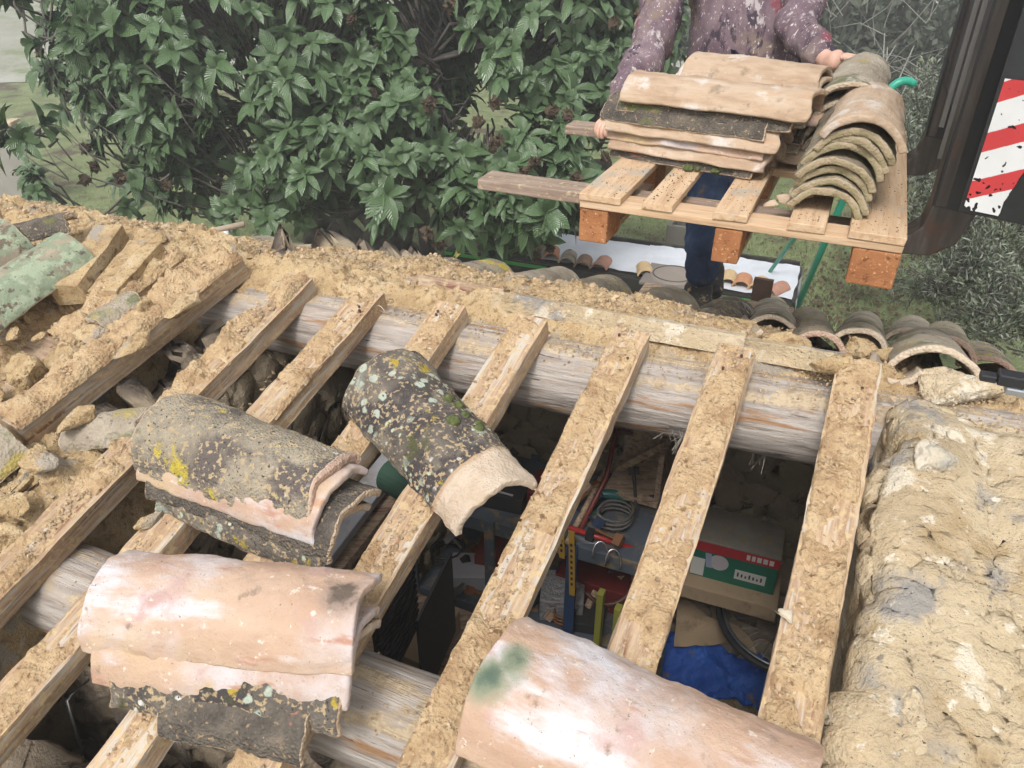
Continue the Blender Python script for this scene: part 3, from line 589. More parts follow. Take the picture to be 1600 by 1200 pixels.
plank('clay_rib', Q(168, 352, .05), Q(98, 448, .045), .085, .06, 'broad pale rounded clay rib beside the green lichened tile', 'clay rib', m_clay, up=NN, seed=95, group='clay ribs left between lifted tiles')
stub = [((215, 375), (150, 455), 'tan clay rib left of the sawn rafter stub'), ((240, 378), (168, 455), 'narrow clay rib touching the sawn rafter stub')]
for k, (a, b, lb) in enumerate(stub): plank('clay_rib', Q(*a, .035), Q(*b, .03), .05, .05, lb, 'clay rib', m_clay, up=NN, seed=90 + k, group='clay ribs left between lifted tiles')
tile(Q(232, 665, -.01), Q(115, 680, -.02), NN, .10, .10, m_tgrey, 'dark slate grey tile piece below the double rafter', 86, chip=1)
tile(Q(30, 690, .01), Q(-60, 760, .0), NN, .13, .14, m_tgrey, 'grey blue tile corner at the left picture edge', 88)
tile(Q(160, 520, .0), Q(215, 480, .0), NN, .12, .12, m_tgrey, 'bluish tile fragment poking out beside the double rafter', 89, chip=1)

# --- cover tiles on the far slope, behind the clay
random.seed(21)
mm = [m_tyel, m_tgrey, m_tyel, m_tgrey, m_tlich]
ORD = 'first second third fourth fifth sixth seventh eighth ninth tenth eleventh twelfth thirteenth'.split()
for k in range(10):
    e = -2.26 + .21 * k + random.uniform(-.015, .015)
    tile(BL(e, .50 + random.uniform(-.05, .05), -.028 - drop(e)), BL(e + random.uniform(-.02, .02), 1.0, .004 - drop(e)), MM, .165, .19, mm[k % 5], 'tile of the far slope, %s from the left along the eave' % ORD[k], 100 + 7 * k, nu=44, nv=26, group='cover tiles laid in a row on the far slope')
# pan tiles between them
for k in range(13):
    e = -2.36 + .21 * k
    if e < -1.05: continue
    tile(BL(e, .66, -.045 - drop(e)), BL(e, 1.03, -.01 - drop(e)), MM, .19, .165, m_tgrey, 'upturned tile number between two cover tiles, %s from the left' % ORD[k], 300 + 7 * k, nu=24, nv=16, inv=True, group='upturned pan tiles of the far slope')
# right hand cluster, ends turned to the camera
tile(QB(1208, 520, .0), QB(1205, 478, .0), MM, .155, .17, m_tgrey, 'grey lichened tile in front of the white covered bench end', 201)
tile(QB(1278, 548, .0), QB(1262, 498, .01), MM, .125, .14, m_tyel, 'yellowish tile with its open end towards the camera, right of the boot', 205, chip=.8)
tile(QB(1345, 545, .005), QB(1347, 515, .01), MM, .11, .12, m_ttan, 'reddish tile tucked under a grey one beside the widest rafter', 209, chip=.8)
tile(QB(1343, 538, .022), QB(1350, 505, .02), MM, .13, .14, m_tgrey, 'grey tile capping the reddish one near the widest rafter', 213, chip=.6)
tile(QB(1420, 542, .02), QB(1425, 512, .02), MM, .15, .16, m_tgrey, 'grey tile half hidden behind the largest tilted tile', 217)
tile(QB(1480, 556, .02), QB(1478, 520, .02), MM + EE * .1, .15, .16, m_tyel, 'yellow edged tile just behind the largest tilted tile', 219)
tile(QB(1462, 592, .005), QB(1448, 545, .02), MM + EE * .14, .185, .18, m_tgrey, 'largest weathered grey tile tilted over the wall corner', 223, chip=.8, nu=70, nv=40)
tile(QB(1545, 592, -.03), QB(1530, 560, -.02), MM + EE * .25, .18, .18, m_tyel, 'flat yellow lichened tile at the right end of the far slope', 227)
tile(QB(1158, 512, .022), QB(1132, 486, .02), MM, .11, .12, m_tgrey, 'upturned pan tile holding a heap of clay beside the boot', 231, inv=True, half=60)
tile(QB(1402, 575, .015), QB(1392, 535, .01), MM, .10, .11, m_tgrey, 'upturned tile left of the largest tilted tile', 235, inv=True)
for k, (x, y, a, b, c, lb) in enumerate([(1150, 512, .06, .04, .02, 'heap of clay in the upturned pan tile'), (1230, 540, .06, .05, .02, 'grit on the rounded mortar slab'), (1350, 548, .06, .035, .028, 'clay core under the two capped tiles'), (1300, 565, .05, .03, .02, 'clay clod between the open ended tiles'), (1010, 480, .05, .06, .02, 'loose earth heap beside the boot'), (1400, 560, .05, .03, .025, 'clod left of the largest tilted tile')]):
    clod('clay_clod', QB(x, y, .01), a, b, c, EE, lb, 'clod', m_clay, 30 + 3 * k, 'clods of dry clay')
clod('mortar_bed', QB(1500, 615, -.01), .10, .06, .038, EE, 'rounded mortar saddle under the largest tilted tile', 'mortar', m_mortar, 71, amp=.2)
clod('mortar_bed', QB(1590, 635, -.03), .09, .06, .035, EE, 'gravelly mortar corner beside the black clamp', 'mortar', m_mortar, 74, amp=.2)
# black plastic clamp at the right edge
p = QB(1580, 592, .07); t = thing('ladder_clamp', 'black plastic clamp with a grey bracket at the right picture edge', 'clamp', at(p))
m_blk = flat('black_plastic', (.02, .021, .025), .45)
mb = MB(); mb.box(p, EE * .016, H0 * .011, Vector((0, 0, .008))); mb.box(p - EE * .026 + Vector((0, 0, -.003)), EE * .010, H0 * .008, Vector((0, 0, .005))); mb.build('body', m_blk, t, bevel=.002)
mb = MB(); mb.box(p + EE * .022 + Vector((0, 0, -.013)), EE * .026, H0 * .013, Vector((0, 0, .005))); mb.build('bracket', flat('galvanised', (.35, .37, .40), .4, .7), t, bevel=.002)
# tool handle and red and white level on the ridge at left
p0 = QB(270, 372, .02); p1 = QB(382, 352, .06)
a = W(268, 376, 2.75); b = W(382, 350, 2.78)
mb = MB(); mb.tube([a, a.lerp(b, .5), b], [.011, .012, .011], 12); tag(mb.build('wooden_pole', flat('ash_wood', (.36, .29, .22), .7), smooth=True, frm=at(a)), 'bare wooden pole resting on the left ridge', 'pole')
a = W(285, 378, 2.72); b = W(356, 366, 2.74); t = thing('red_tube', 'red tube with a white end lying under the wooden pole', 'tube', at(a))
m_red = flat('red_paint', (.42, .045, .05), .45); mb = MB(); mb.tube([a, b], .012, 12); mb.build('tube', m_red, t, smooth=True)
d = (b - a).normalized(); mb = MB(); mb.tube([b - d * .02, b + d * .004], .0126, 12); mb.build('end_cap', flat('white_plastic', (.6, .6, .58), .5), t, smooth=True)
a = W(362, 385, 2.70); b = W(390, 386, 2.72); mb = MB(); mb.tube([a, b], .006, 8); tag(mb.build('peg', m_red, smooth=True, frm=at(a)), 'small red peg beside the red tube on the ridge', 'peg')
# shavings on the log
mb = MB()
p = Q(594, 488, -.02)
mb.tube([p + (EE * math.cos(t) + NN * math.sin(t)) * (.012 + .001 * t) + RR * .004 * t for t in [k * .4 for k in range(14)]], .0012, 5)
tag(mb.build('bark_curl', flat('bark_curl', (.48, .39, .31), .8), smooth=True), 'curled shaving of bark on the ridge log', 'shaving')
# cobweb scraps under the log
mb = MB(); random.seed(4)
for (x, y) in ((1055, 665), (1185, 690)):
    p = W(x, y, 1.62)
    for k in range(26):
        q = p + Vector((random.gauss(0, .012), random.gauss(0, .012), 0)); mb.tube([q, q + Vector((random.gauss(0, .01), random.gauss(0, .01), -.02 * random.random())), q + Vector((random.gauss(0, .014), random.gauss(0, .01), -.06 * random.random()))], .0006, 3)
tag(mb.build('cobweb', flat('dusty_web', (.3, .28, .25), .9)), 'dusty cobweb shreds hanging under the ridge log', 'cobweb', kind='stuff')
# ------------------------------------------------------------------ pallet on forks
P0 = W(905, 312, 1.90); PAZ = R(-23.5); PXd = Vector((math.cos(PAZ), math.sin(PAZ), 0)); PYd = Vector((-PXd.y, PXd.x, 0)); PZd = Vector((0, 0, 1))
# the forks hang a little low at their tips: tilt the whole load about the y axis
TILT = R(-.6)
PXd, PZd = PXd * math.cos(TILT) + PZd * math.sin(TILT), PZd * math.cos(TILT) - PXd * math.sin(TILT)
def PP(x, y, z): return P0 + PXd * x + PYd * y + PZd * z
PFR = Matrix((PXd, PYd, PZd)).transposed().to_4x4(); PFR.translation = P0
PW, PD = .735, 1.06
m_pine = material('new_pine', [(.42, .265, .155), (.54, .375, .235), (.60, .45, .31)], 6, layers=[((.34, .20, .11), 5, .58, .68, 's'), ((.38, .33, .27), 6, .54, .66, 'n'), ((.24, .12, .06), 24, .66, .72, 's'), ((.10, .08, .06), 110, .70, .73, 'n')], bumps=[(20, .0015, 's'), (120, .0008, 'n')], stretch=(14, 1, 14), rough=.75)
m_pineX = material('new_pine_cross', [(.42, .265, .155), (.54, .375, .235), (.60, .45, .31)], 6, layers=[((.42, .24, .12), 5, .60, .72, 's'), ((.12, .09, .07), 110, .70, .73, 'n')], bumps=[(20, .0015, 's')], stretch=(1, 14, 14), rough=.75)
m_block = material('pressed_block', [(.26, .10, .04), (.36, .155, .065), (.44, .22, .11)], 10, layers=[((.16, .06, .025), 60, .56, .66, 'n'), ((.55, .3, .14), 130, .6, .68, 'g')], bumps=[(90, .003, 'n'), (240, .0015, 'n')], rough=.8)
m_grey_w = material('fork_board', [(.17, .12, .09), (.27, .20, .155), (.36, .29, .23)], 6, layers=[((.16, .075, .04), 5, .58, .7, 's'), ((.42, .33, .22), 60, .56, .64, 'n')], bumps=[(18, .002, 's'), (150, .001, 'n')], stretch=(1, 12, 12), rough=.8)
t = thing('pallet', 'new pine pallet with orange blocks carried on the forks', 'pallet', PFR)
def pbox(name, x0, x1, y0, y1, z0, z1, mat, par, bev=.002, nm=None):
    mb = MB(); mb.box(((x0 + x1) / 2, (y0 + y1) / 2, (z0 + z1) / 2), Vector(((x1 - x0) / 2, 0, 0)), Vector((0, (y1 - y0) / 2, 0)), Vector((0, 0, (z1 - z0) / 2)), .0012)
    o = mesh(name, mb.V, mb.F, mat, parent=par, smooth=False)
    if bev: b = o.modifiers.new('bevel', 'BEVEL'); b.width = bev; b.segments = 2
    return o
SL = [(0, .105), (.158, .232), (.325, .405), (.492, .572), (.62, .735)]
for a, b in SL: pbox('deck_board', a, b, -.004, PD, .0, .018, m_pine, t)
for y0 in (0, PD / 2 - .045, PD - .09): pbox('stringer_board', .001, PW - .001, y0, y0 + .088, -.0195, -.0005, m_pineX, t)
for y0 in (0, PD / 2 - .045, PD - .09):
    for x0, wd in ((0, .075), (PW / 2 - .035, .065), (PW - .10, .10)): pbox('block', x0 + .002, x0 + wd, y0 + .002, y0 + .12 if y0 < .9 else y0 + .088, -.105, -.021, m_block, t, .004)
for x0, wd in ((0, .075), (PW / 2 - .035, .07), (PW - .10, .10)): pbox('bottom_board', x0 + .004, x0 + wd - .004, .125, PD - .2, -.103, -.086, m_pine, t)
mb = MB()
for a, b in SL:
    for y in (.03, .06, .52, .55):
        for x in (a + .02, b - .02): mb.tube([(x, y, .012), (x, y, .0186)], .0026, 7)
mesh('nail_heads', mb.V, mb.F, m_nail, parent=t)['kind'] = 'stuff'
# fallen grit and clay chips on the slats
mb = MB(); random.seed(8)
for k in range(520):
    a, b = random.choice(SL); x = random.uniform(a, b); y = random.uniform(0, .42)
    lump(mb, PP(x, y, .0185), random.uniform(.0008, .0019) * (1.6 if k % 7 == 0 else 1))
for k in range(350): lump(mb, PP(random.uniform(-.05, .75), random.uniform(.14, .2), -.027), random.uniform(.001, .003))
tag(mb.build('grit', material('dark_grit', [(.10, .075, .05), (.22, .165, .10)], 40, rnd=False)), 'dark grit fallen on the pallet boards and the near fork', 'grit', kind='stuff')
for k, (x, y, z, s, lb) in enumerate([(.475, .12, .03, .03, 'broken tile chip on the fourth pallet board'), (.50, .17, .035, .035, 'larger tan tile shard beside the stack of end-on tiles'), (.44, .09, .025, .022, 'small tan shard hanging over a pallet gap'), (.50, .27, .04, .035, 'upright shard between the two tile stacks'), (.235, .20, .024, .006, 'pebble on the second pallet board')]):
    clod('tile_shard', PP(x, y, z), s, s * .7, s * .22, PXd + PZd * (.2 * (k - 1)), lb, 'shard', m_ttan, 50 + 3 * k, 'broken tile shards on the pallet')

# ------------------------------------------------------------------ lift: two forks, carriage, hazard plate
m_steel = material('painted_black_steel', [(.008, .009, .011), (.013, .014, .017), (.022, .023, .027)], 3, layers=[((.05, .04, .034), 7, .66, .72, 's'), ((.26, .26, .27), 60, .70, .74, 'n')], bumps=[(60, .0012, 'n')], rough=.42, spec=.5, stretch=(4, 4, .6), rnd=False)
m_worn = material('worn_fork_edge', [(.025, .020, .018), (.05, .041, .036), (.09, .075, .066)], 7, layers=[((.06, .030, .020), 8, .55, .66, 'n')], bumps=[(70, .0012, 'n')], rough=.5, spec=.5, stretch=(6, 6, .6), rnd=False)
t = thing('lift_carriage', 'black steel fork carriage with mast plates at the right, holding the pallet', 'forklift', PFR)
def forkpart(y, x_tip, name='fork'):
    mb = MB(); x1 = .80; zt = -.022; N_ = 14
    pr = []                                     # outline in x-z of an L with a rounded heel
    V = []
    top = [(x_tip, zt), (x_tip + .1, zt), (.3, zt), (.70, zt), (.745, zt + .006), (.768, zt + .03), (.775, zt + .08), (.78, 1.7)]
    bot = [(x_tip, zt - .010), (x_tip + .1, zt - .016), (.3, zt - .03), (.72, zt - .040), (.80, zt - .034), (.845, zt + .0), (.865, zt + .07), (.868, 1.7)]
    for (a, b) in zip(top, bot):
        wd = .046 if a[0] > x_tip + .05 else .026
        V += [(a[0], y - wd, a[1]), (a[0], y + wd, a[1]), (b[0], y + wd, b[1]), (b[0], y - wd, b[1])]
    Fs = []
    for i in range(len(top) - 1):
        for j in range(4): Fs.append((i * 4 + j, i * 4 + (j + 1) % 4, i * 4 + 4 + (j + 1) % 4, i * 4 + 4 + j))
    Fs += [(3, 2, 1, 0), tuple(len(V) - 4 + j for j in range(4))]
    o = mesh(name, V, Fs, None, parent=t, smooth=False, mats=[m_worn, m_steel], midx=[1 if max(V[q][2] for q in f) > .3 else 0 for f in Fs]); pbox('worn_edge', .782, .803, y - .049, y - .0465, .06, 1.7, m_worn, t, .0008); b = o.modifiers.new('bevel', 'BEVEL'); b.width = .004; b.segments = 2
    return o
f1 = forkpart(.165, -.32); f2 = forkpart(.86, -.32)
# timber skid lying on each fork
for y in (.165, .86):
    mbx = MB(); o = pbox('fork_sleeve', -.335, .70, y - .047, y + .047, -.0215 - .03, -.0215, m_grey_w, t, .004)
pbox('carriage_plate', .79, .82, .215, .81, .20, 1.75, m_steel, t, .003)
pbox('shank_cover', .835, .93, .05, .235, .12, 1.75, m_steel, t, .004)
pbox('shank_cover', .835, .90, .80, .95, .10, 1.75, m_steel, t, .004)
for y in (.34, .52): pbox('guide_rib', .779, .789, y, y + .007, .10 + (y - .3) * .2, 1.75, flat('worn_rib', (.20, .195, .19), .4, .3), t, .001)
pbox('mast_rail', .99, 1.06, .10, .95, .35, 1.8, m_steel, t, .004)
pbox('cross_bar', .80, 1.0, .24, .80, .55, .60, m_steel, t, .004)
mb = MB(); mb.tube([(.80, .42, .24), (.92, .42, .24)], .022, 14); mesh('bolt', mb.V, mb.F, flat('oily_bolt', (.12, .13, .15), .35, .6), parent=t)
mb = MB(); mb.tube([(.80, .60, .30), (.93, .60, .30)], .03, 14); mesh('bolt', mb.V, mb.F, flat('oily_bolt', (.10, .10, .11), .35, .6), parent=t)
mb = MB(); mb.tube([(.88, .30 + .02 * math.sin(k), .25 + .12 * k) for k in range(10)], .010, 8); mesh('hydraulic_hose', mb.V, mb.F, flat('hose_rubber', (.015, .015, .016), .4), parent=t)
# hazard plate: vertical, facing the camera
c_bl = W(1502, 325, 1.50)
hz = frame(c_bl, PXd * .93 - PYd * .30, Vector((0, 0, 1)))
t2 = thing('hazard_plate', 'dark steel side plate with chipped red and white warning stripes', 'warning plate', hz)
mb = MB(); mb.box((.20, -.012, .35), Vector((.20, 0, 0)), Vector((0, .008, 0)), Vector((0, 0, .352))); mb.V[:] = mb.V
o = mesh('plate', mb.V, mb.F, m_steel, parent=t2, smooth=False); b = o.modifiers.new('bevel', 'BEVEL'); b.width = .002
m_sred = flat('warning_red', (.50, .045, .05), .4); m_swht = flat('warning_white', (.66, .67, .68), .4)
m_chip = flat('chipped_black', (.03, .03, .035), .6)
nx, nz_ = 90, 230; SW, SH = .088, .235; V = []; Fs = []; mi = []
for j in range(nz_ + 1):
    for i in range(nx + 1): V.append((.008 + SW * i / nx, -.0235, .006 + SH * j / nz_))
for j in range(nz_):
    for i in range(nx):
        x = SW * i / nx; z = SH * j / nz_
        if x > .060 + .03 * sm(0, .16, z) + .002 * vn((z, 0, 0), 60): continue
        if vn((x, z, 0), 130, 3) + .6 * vn((x, z, 0), 45, 5) > .62 - .3 * sm(.10, 0, z) or vn((x * 2, z, 3), 30, 8) > .70: continue
        Fs.append((j * (nx + 1) + i, j * (nx + 1) + i + 1, (j + 1) * (nx + 1) + i + 1, (j + 1) * (nx + 1) + i))
        mi.append(0 if ((z - .50 * x - .018) / .088) % 1 < .40 else 1)
mesh('warning_stripes', V, Fs, None, parent=t2, smooth=False, mats=[m_sred, m_swht], midx=mi)

# ------------------------------------------------------------------ tiles stacked on the pallet
def pl_loc(p): d = p - P0; return d.dot(PXd), d.dot(PYd)
xa, ya = pl_loc(plane(962, 244, PP(0, 0, .02), PZd)); xb, yb = pl_loc(plane(1185, 284, PP(0, 0, .02), PZd))
G1 = 'tiles stacked sideways on the pallet'
FS = [  # material, dx0, dx1, dy, label
    (m_tdark, .0, .0, .0, 'lowest dark mossy tile of the front pallet stack'),
    (m_ttan, -.005, .03, -.012, 'notched pale tile second from the bottom of the front pallet stack'),
    (m_tpink, -.01, .02, .0, 'thin pinkish tile third from the bottom of the front pallet stack'),
    (m_ttan, -.02, .04, -.014, 'broad pale tile in the middle of the front pallet stack'),
    (m_tdark, -.035, .01, -.004, 'granular dark tile third from the top of the front pallet stack'),
    (m_tdark, .0, .07, .004, 'black and reddish tile second from the top of the front pallet stack'),
    (m_ttan, .02, .10, -.006, 'large whitened tan tile on top of the front pallet stack')]
for k, (m, d0, d1, dy, lb) in enumerate(FS):
    z = .019 + .0245 * k + (.006 if k > 5 else 0)
    tile(PP(xa + d0, ya + .085 + dy, z), PP(xb + d1, yb + .085 + dy, z + .004), PZd, .185, .175, m, lb, 400 + 9 * k, half=68, chip=.9, group=G1, nu=70, nv=36, rough=.005,
         moss=((.58, .02, .014), (.64, .03, .009), (.76, .03, .013), (.80, .06, .008)) if k == 0 else ())
G2 = 'tiles of the rear pallet stack'
for k in range(8):
    z = .019 + .026 * k; dx = .11 + .02 * math.sin(k * 2.1)
    tile(PP(xa + dx, ya + .30, z), PP(xb + dx - .02 + .02 * math.cos(k * 3), yb + .30, z), PZd, .19, .18, [m_ttan, m_tgrey, m_tdark, m_ttan, m_tpink, m_tgrey, m_ttan, m_ttan][k],
         ['lowest', 'second', 'third', 'fourth', 'fifth', 'sixth', 'next to highest', 'topmost pale'][k] + ' tile of the rear pallet stack, counted from the boards', 500 + 9 * k, group=G2, nu=50, nv=28)
tile(PP(xb - .02, ya + .15, .12), PP(xb + .075, ya + .15, .13), PZd, .16, .15, m_tgrey, 'short broken tile end wedged between the front and end-on stacks', 590, chip=1)
tile(PP(xb + .0, ya + .13, .19), PP(xb + .085, ya + .14, .19), PZd, .12, .12, m_ttan, 'rounded pale shard tucked below the top pale tile', 593, chip=1)
# end-on stack at the right
G3 = 'end-on tiles of the right pallet stack'
ES = [(.512, .08, m_tend), (.515, .083, m_tend), (.515, .095, m_tend), (.518, .082, m_tend), (.53, .10, m_tend), (.535, .10, m_tend), (.545, .10, m_tend), (.555, .09, m_ttan)]
nmz = ['lowest of the end-on tiles, touching the pallet boards', 'second end-on tile from the pallet boards', 'third end-on tile, thick and dark underneath', 'fourth end-on tile, broad with a mossy lower rim', 'fifth end-on tile, thin and set to the right', 'sixth end-on tile with a yellowish rim', 'seventh end-on tile with a mossy green rim', 'highest end-on tile with a pale broken rim']
zz = [.019, .038, .066, .088, .112, .130, .150, .178]
for k, (x, y, m) in enumerate(ES):
    tile(PP(x + .05, y, zz[k]), PP(x + .05 + .01 * math.sin(k), y + .43, zz[k] + .004), PZd + PXd * .10, .180, .165, m, nmz[k], 600 + 9 * k, half=68, chip=.9, group=G3, nu=60, nv=36, rough=.004, th=.0165)
for k in range(5):
    tile(PP(.555, .50, .02 + .038 * k), PP(.56, .93, .02 + .038 * k), PZd, .19, .17, m_tgrey, ['lowest', 'second', 'third', 'fourth', 'fifth'][k] + ' tile of the hidden stack behind the end-on tiles', 700 + 9 * k, nu=30, nv=20, group=G3)
tile(PP(.555, .47, .185), PP(.570, .93, .200), PZd, .185, .155, m_tgrey, 'tall mossy grey tile under the gloveless right hand', 790, nu=70, nv=40, rough=.005)

# ------------------------------------------------------------------ person
def skin(name, chains, mat, parent=None, frm=None, sub=2, disp=None):
    """chains: list of lists of (point, rx, ry); chains that start on an existing point share it"""
    V = []; E = []; RD = []; roots = []; key = {}
    inv = (parent.matrix_basis if parent else frm).inverted()
    for ch in chains:
        prev = None
        for i, (p, rx, ry) in enumerate(ch):
            kk = tuple(round(c, 4) for c in p)
            if kk in key: ix = key[kk]
            else:
                ix = len(V); V.append(inv @ Vector(p)); RD.append((rx, ry)); key[kk] = ix
                if i == 0: roots.append(ix)
            if prev is not None: E.append((prev, ix))
            prev = ix
    me = bpy.data.meshes.new(name); me.from_pydata([tuple(v) for v in V], E, []); me.materials.append(mat)
    o = bpy.data.objects.new(name, me); col.objects.link(o)
    if parent: o.parent = parent
    else: o.matrix_world = frm
    s = o.modifiers.new('skin', 'SKIN'); s.use_smooth_shade = True; s.branch_smoothing = .6
    bm_ = bmesh.new(); bm_.from_mesh(me); lay = bm_.verts.layers.skin.verify(); bm_.verts.ensure_lookup_table()
    for i, v in enumerate(bm_.verts): v[lay].radius = RD[i]; v[lay].use_root = i in roots
    bm_.to_mesh(me); bm_.free()
    ss = o.modifiers.new('sub', 'SUBSURF'); ss.levels = ss.render_levels = sub
    if disp:
        tx = bpy.data.textures.new(name + '_folds', 'CLOUDS'); tx.noise_scale = disp[1]; tx.noise_depth = 2
        d = o.modifiers.new('folds', 'DISPLACE'); d.texture = tx; d.strength = disp[0]; d.texture_coords = 'LOCAL'
    return o
m_skin = material('skin', [(.52, .30, .22), (.62, .38, .29), (.68, .44, .35)], 30, bumps=[(120, .0012, 'n')], rough=.55, rnd=False)
m_jack = material('camo_fleece', [(.075, .05, .07), (.15, .105, .125), (.24, .185, .20)], 8, layers=[((.20, .15, .13), 5, .53, .60, 'n'), ((.42, .37, .38), 17, .585, .66, 's'), ((.22, .07, .09), 7, .60, .66, 'n'), ((.06, .045, .06), 12, .58, .62, 's'), ((.50, .45, .45), 80, .60, .66, 's'), ((.42, .35, .30), 6, .62, .66, 'n'), ((.60, .53, .55), 60, .60, .66, 's')], bumps=[(26, .006, 'n'), (160, .0015, 'n')], rough=.95, spec=.1, stretch=(1.3, 1.3, .6), rnd=False)
m_jean = material('dirty_jeans', [(.012, .022, .05), (.025, .045, .10), (.05, .08, .15)], 8, layers=[((.11, .09, .07), 12, .56, .68, 'n'), ((.02, .02, .022), 9, .58, .66, 'n')], bumps=[(22, .012, 'n'), (200, .001, 'n')], rough=.9, rnd=False)
m_boot = material('muddy_boot', [(.018, .017, .018), (.04, .036, .034), (.10, .08, .06)], 14, layers=[((.34, .26, .16), 30, .58, .66, 'n')], bumps=[(60, .004, 'n')], rough=.8, rnd=False)
footL = W(1088, 487, 2.98); floorz = footL.z
knee = W(1100, 345, 2.97); hipL = W(1125, 118, 3.06); hipR = W(1215, 112, 3.10)
pel = (hipL + hipR) / 2 + Vector((0, 0, .04)); chest = W(1172, -60, 2.96); neckb = W(1176, -175, 2.86)
shL = W(1062, -120, 2.92); shR = W(1285, -105, 2.95)
elL = W(1018, 78, 2.80); wrL = W(962, 166, 2.60); haL = W(950, 186, 2.555)
elR = W(1243, 42, 2.80); wrR = W(1293, 96, 2.52); haR = W(1312, 92, 2.46)
kneeR = knee + Vector((.10, .16, .02)); footR = footL + Vector((.09, .20, 0))
base = frame(Vector((footL.x + .05, footL.y, floorz)), Vector((1, 0, 0)), Vector((0, 0, 1)))
def finger(p, d1, d2, d3, L_, r): return [(p, r, r), (p + d1 * L_ * .45, r * .95, r * .95), (p + d1 * L_ * .45 + d2 * L_ * .32, r * .85, r * .85), (p + d1 * L_ * .45 + d2 * L_ * .32 + d3 * L_ * .23, r * .7, r * .7)]
head = neckb + Vector((0, -.03, .17))
ch = [[(pel, .13, .10), (chest, .14, .10), (neckb, .055, .055), (neckb + Vector((0, -.01, .06)), .052, .052), (head - Vector((0, .01, .03)), .072, .080), (head + Vector((0, 0, .04)), .075, .088), (head + Vector((0, .005, .10)), .05, .06)],
      [(chest, .14, .10), (shL, .05, .05), (elL, .038, .038), (wrL, .026, .030), (haL, .022, .040)], [(chest, .14, .10), (shR, .05, .05), (elR, .038, .038), (wrR, .026, .030), (haR, .024, .038)],
      [(pel, .13, .10), (hipL, .075, .075), (knee, .05, .05), (footL + Vector((0, 0, .06)), .035, .035), (footL + Vector((0, -.09, .03)), .035, .03)],
      [(pel, .13, .10), (hipR, .075, .075), (kneeR, .05, .05), (footR + Vector((0, 0, .06)), .035, .035), (footR + Vector((0, -.09, .03)), .035, .03)]]
# left-hand fingers close over the fork, thumb beside
dn = Vector((0, 0, -1)); fw = (haL - wrL).normalized()
for k, (off, ln) in enumerate(((-.030, .070), (-.010, .078), (.011, .074), (.030, .060))):
    side = Vector((.35, -.9, 0)).normalized() * -1; p = haL + side * off * -1 + fw * .012
    ch.append(finger(p, (fw * .75 + Vector((-.45, -.25, -.15))).normalized(), (fw * .2 + dn * .9 + Vector((-.1, 0, 0))).normalized(), (dn + Vector((.35, .0, 0))).normalized(), ln, .0095))
ch.append(finger(haL + Vector((.01, -.03, .0)), Vector((.2, -.75, -.3)).normalized(), Vector((.2, -.5, -.7)).normalized(), Vector((.1, -.2, -.9)).normalized(), .062, .0105))
# right hand lies over the mossy tile
fr_ = (haR - wrR).normalized()
for k, (off, ln) in enumerate(((-.030, .060), (-.010, .075), (.011, .078), (.030, .070))):
    p = haR + Vector((-.15, .98, 0)) * off + fr_ * .01
    ch.append(finger(p, Vector((.93, .05, .16)).normalized(), Vector((.95, .0, -.28)).normalized(), Vector((.75, -.05, -.65)).normalized(), ln, .0098))
ch.append(finger(wrR + Vector((.02, -.03, -.01)), Vector((.25, -.5, -.55)).normalized(), Vector((.35, -.2, -.8)).normalized(), Vector((.2, .0, -.9)).normalized(), .066, .012))
per = skin('person', ch, m_skin, frm=base, sub=2)
tag(per, 'person in a camouflage fleece and dirty jeans reaching over the pallet of tiles', 'person')
jk = [[(pel - Vector((0, 0, .10)), .26, .17), (pel + Vector((0, -.01, .04)), .27, .17), (pel.lerp(chest, .5), .27, .17), (chest, .27, .17), (neckb, .08, .08), (neckb + Vector((0, -.01, .05)), .065, .065)],
      [(chest, .27, .17), (shL, .10, .10), (shL.lerp(elL, .5), .088, .088), (elL, .080, .080), (elL.lerp(wrL, .55), .066, .066), (wrL - fw * .012, .045, .045)],
      [(chest, .27, .17), (shR, .10, .10), (shR.lerp(elR, .5), .085, .085), (elR, .075, .075), (elR.lerp(wrR, .55), .062, .062), (wrR - fr_ * .02, .042, .042)]]
j = skin('jacket', jk, m_jack, parent=per, sub=3, disp=(.05, .08))
jn = [[(pel - Vector((0, 0, .03)), .15, .115), (hipL, .095, .095), (knee, .075, .075), (footL + Vector((0, 0, .22)), .068, .068), (footL + Vector((0, 0, .10)), .066, .066)], [(pel - Vector((0, 0, .03)), .15, .115), (hipR, .095, .095), (kneeR, .075, .075), (footR + Vector((0, 0, .10)), .062, .062)]]
skin('jeans', jn, m_jean, parent=per, sub=3, disp=(.03, .06))
for f_ in (footL, footR):
    skin('boot', [[(f_ + Vector((0, .02, .14)), .058, .062), (f_ + Vector((0, .01, .06)), .060, .062), (f_ + Vector((-.01, -.06, .048)), .056, .045), (f_ + Vector((-.02, -.14, .036)), .048, .034)]], m_boot, parent=per, sub=2, disp=(.008, .03))
mbh = MB(); mbh.add([head + Vector((v.x * .088, v.y * .098 + .014, v.z * .10 + .055)) * 1 + Vector((0, 0, .006 * vn(v, 4))) for v in IV3], IF3)
mbh.build('cap', m_jean, per, smooth=True)
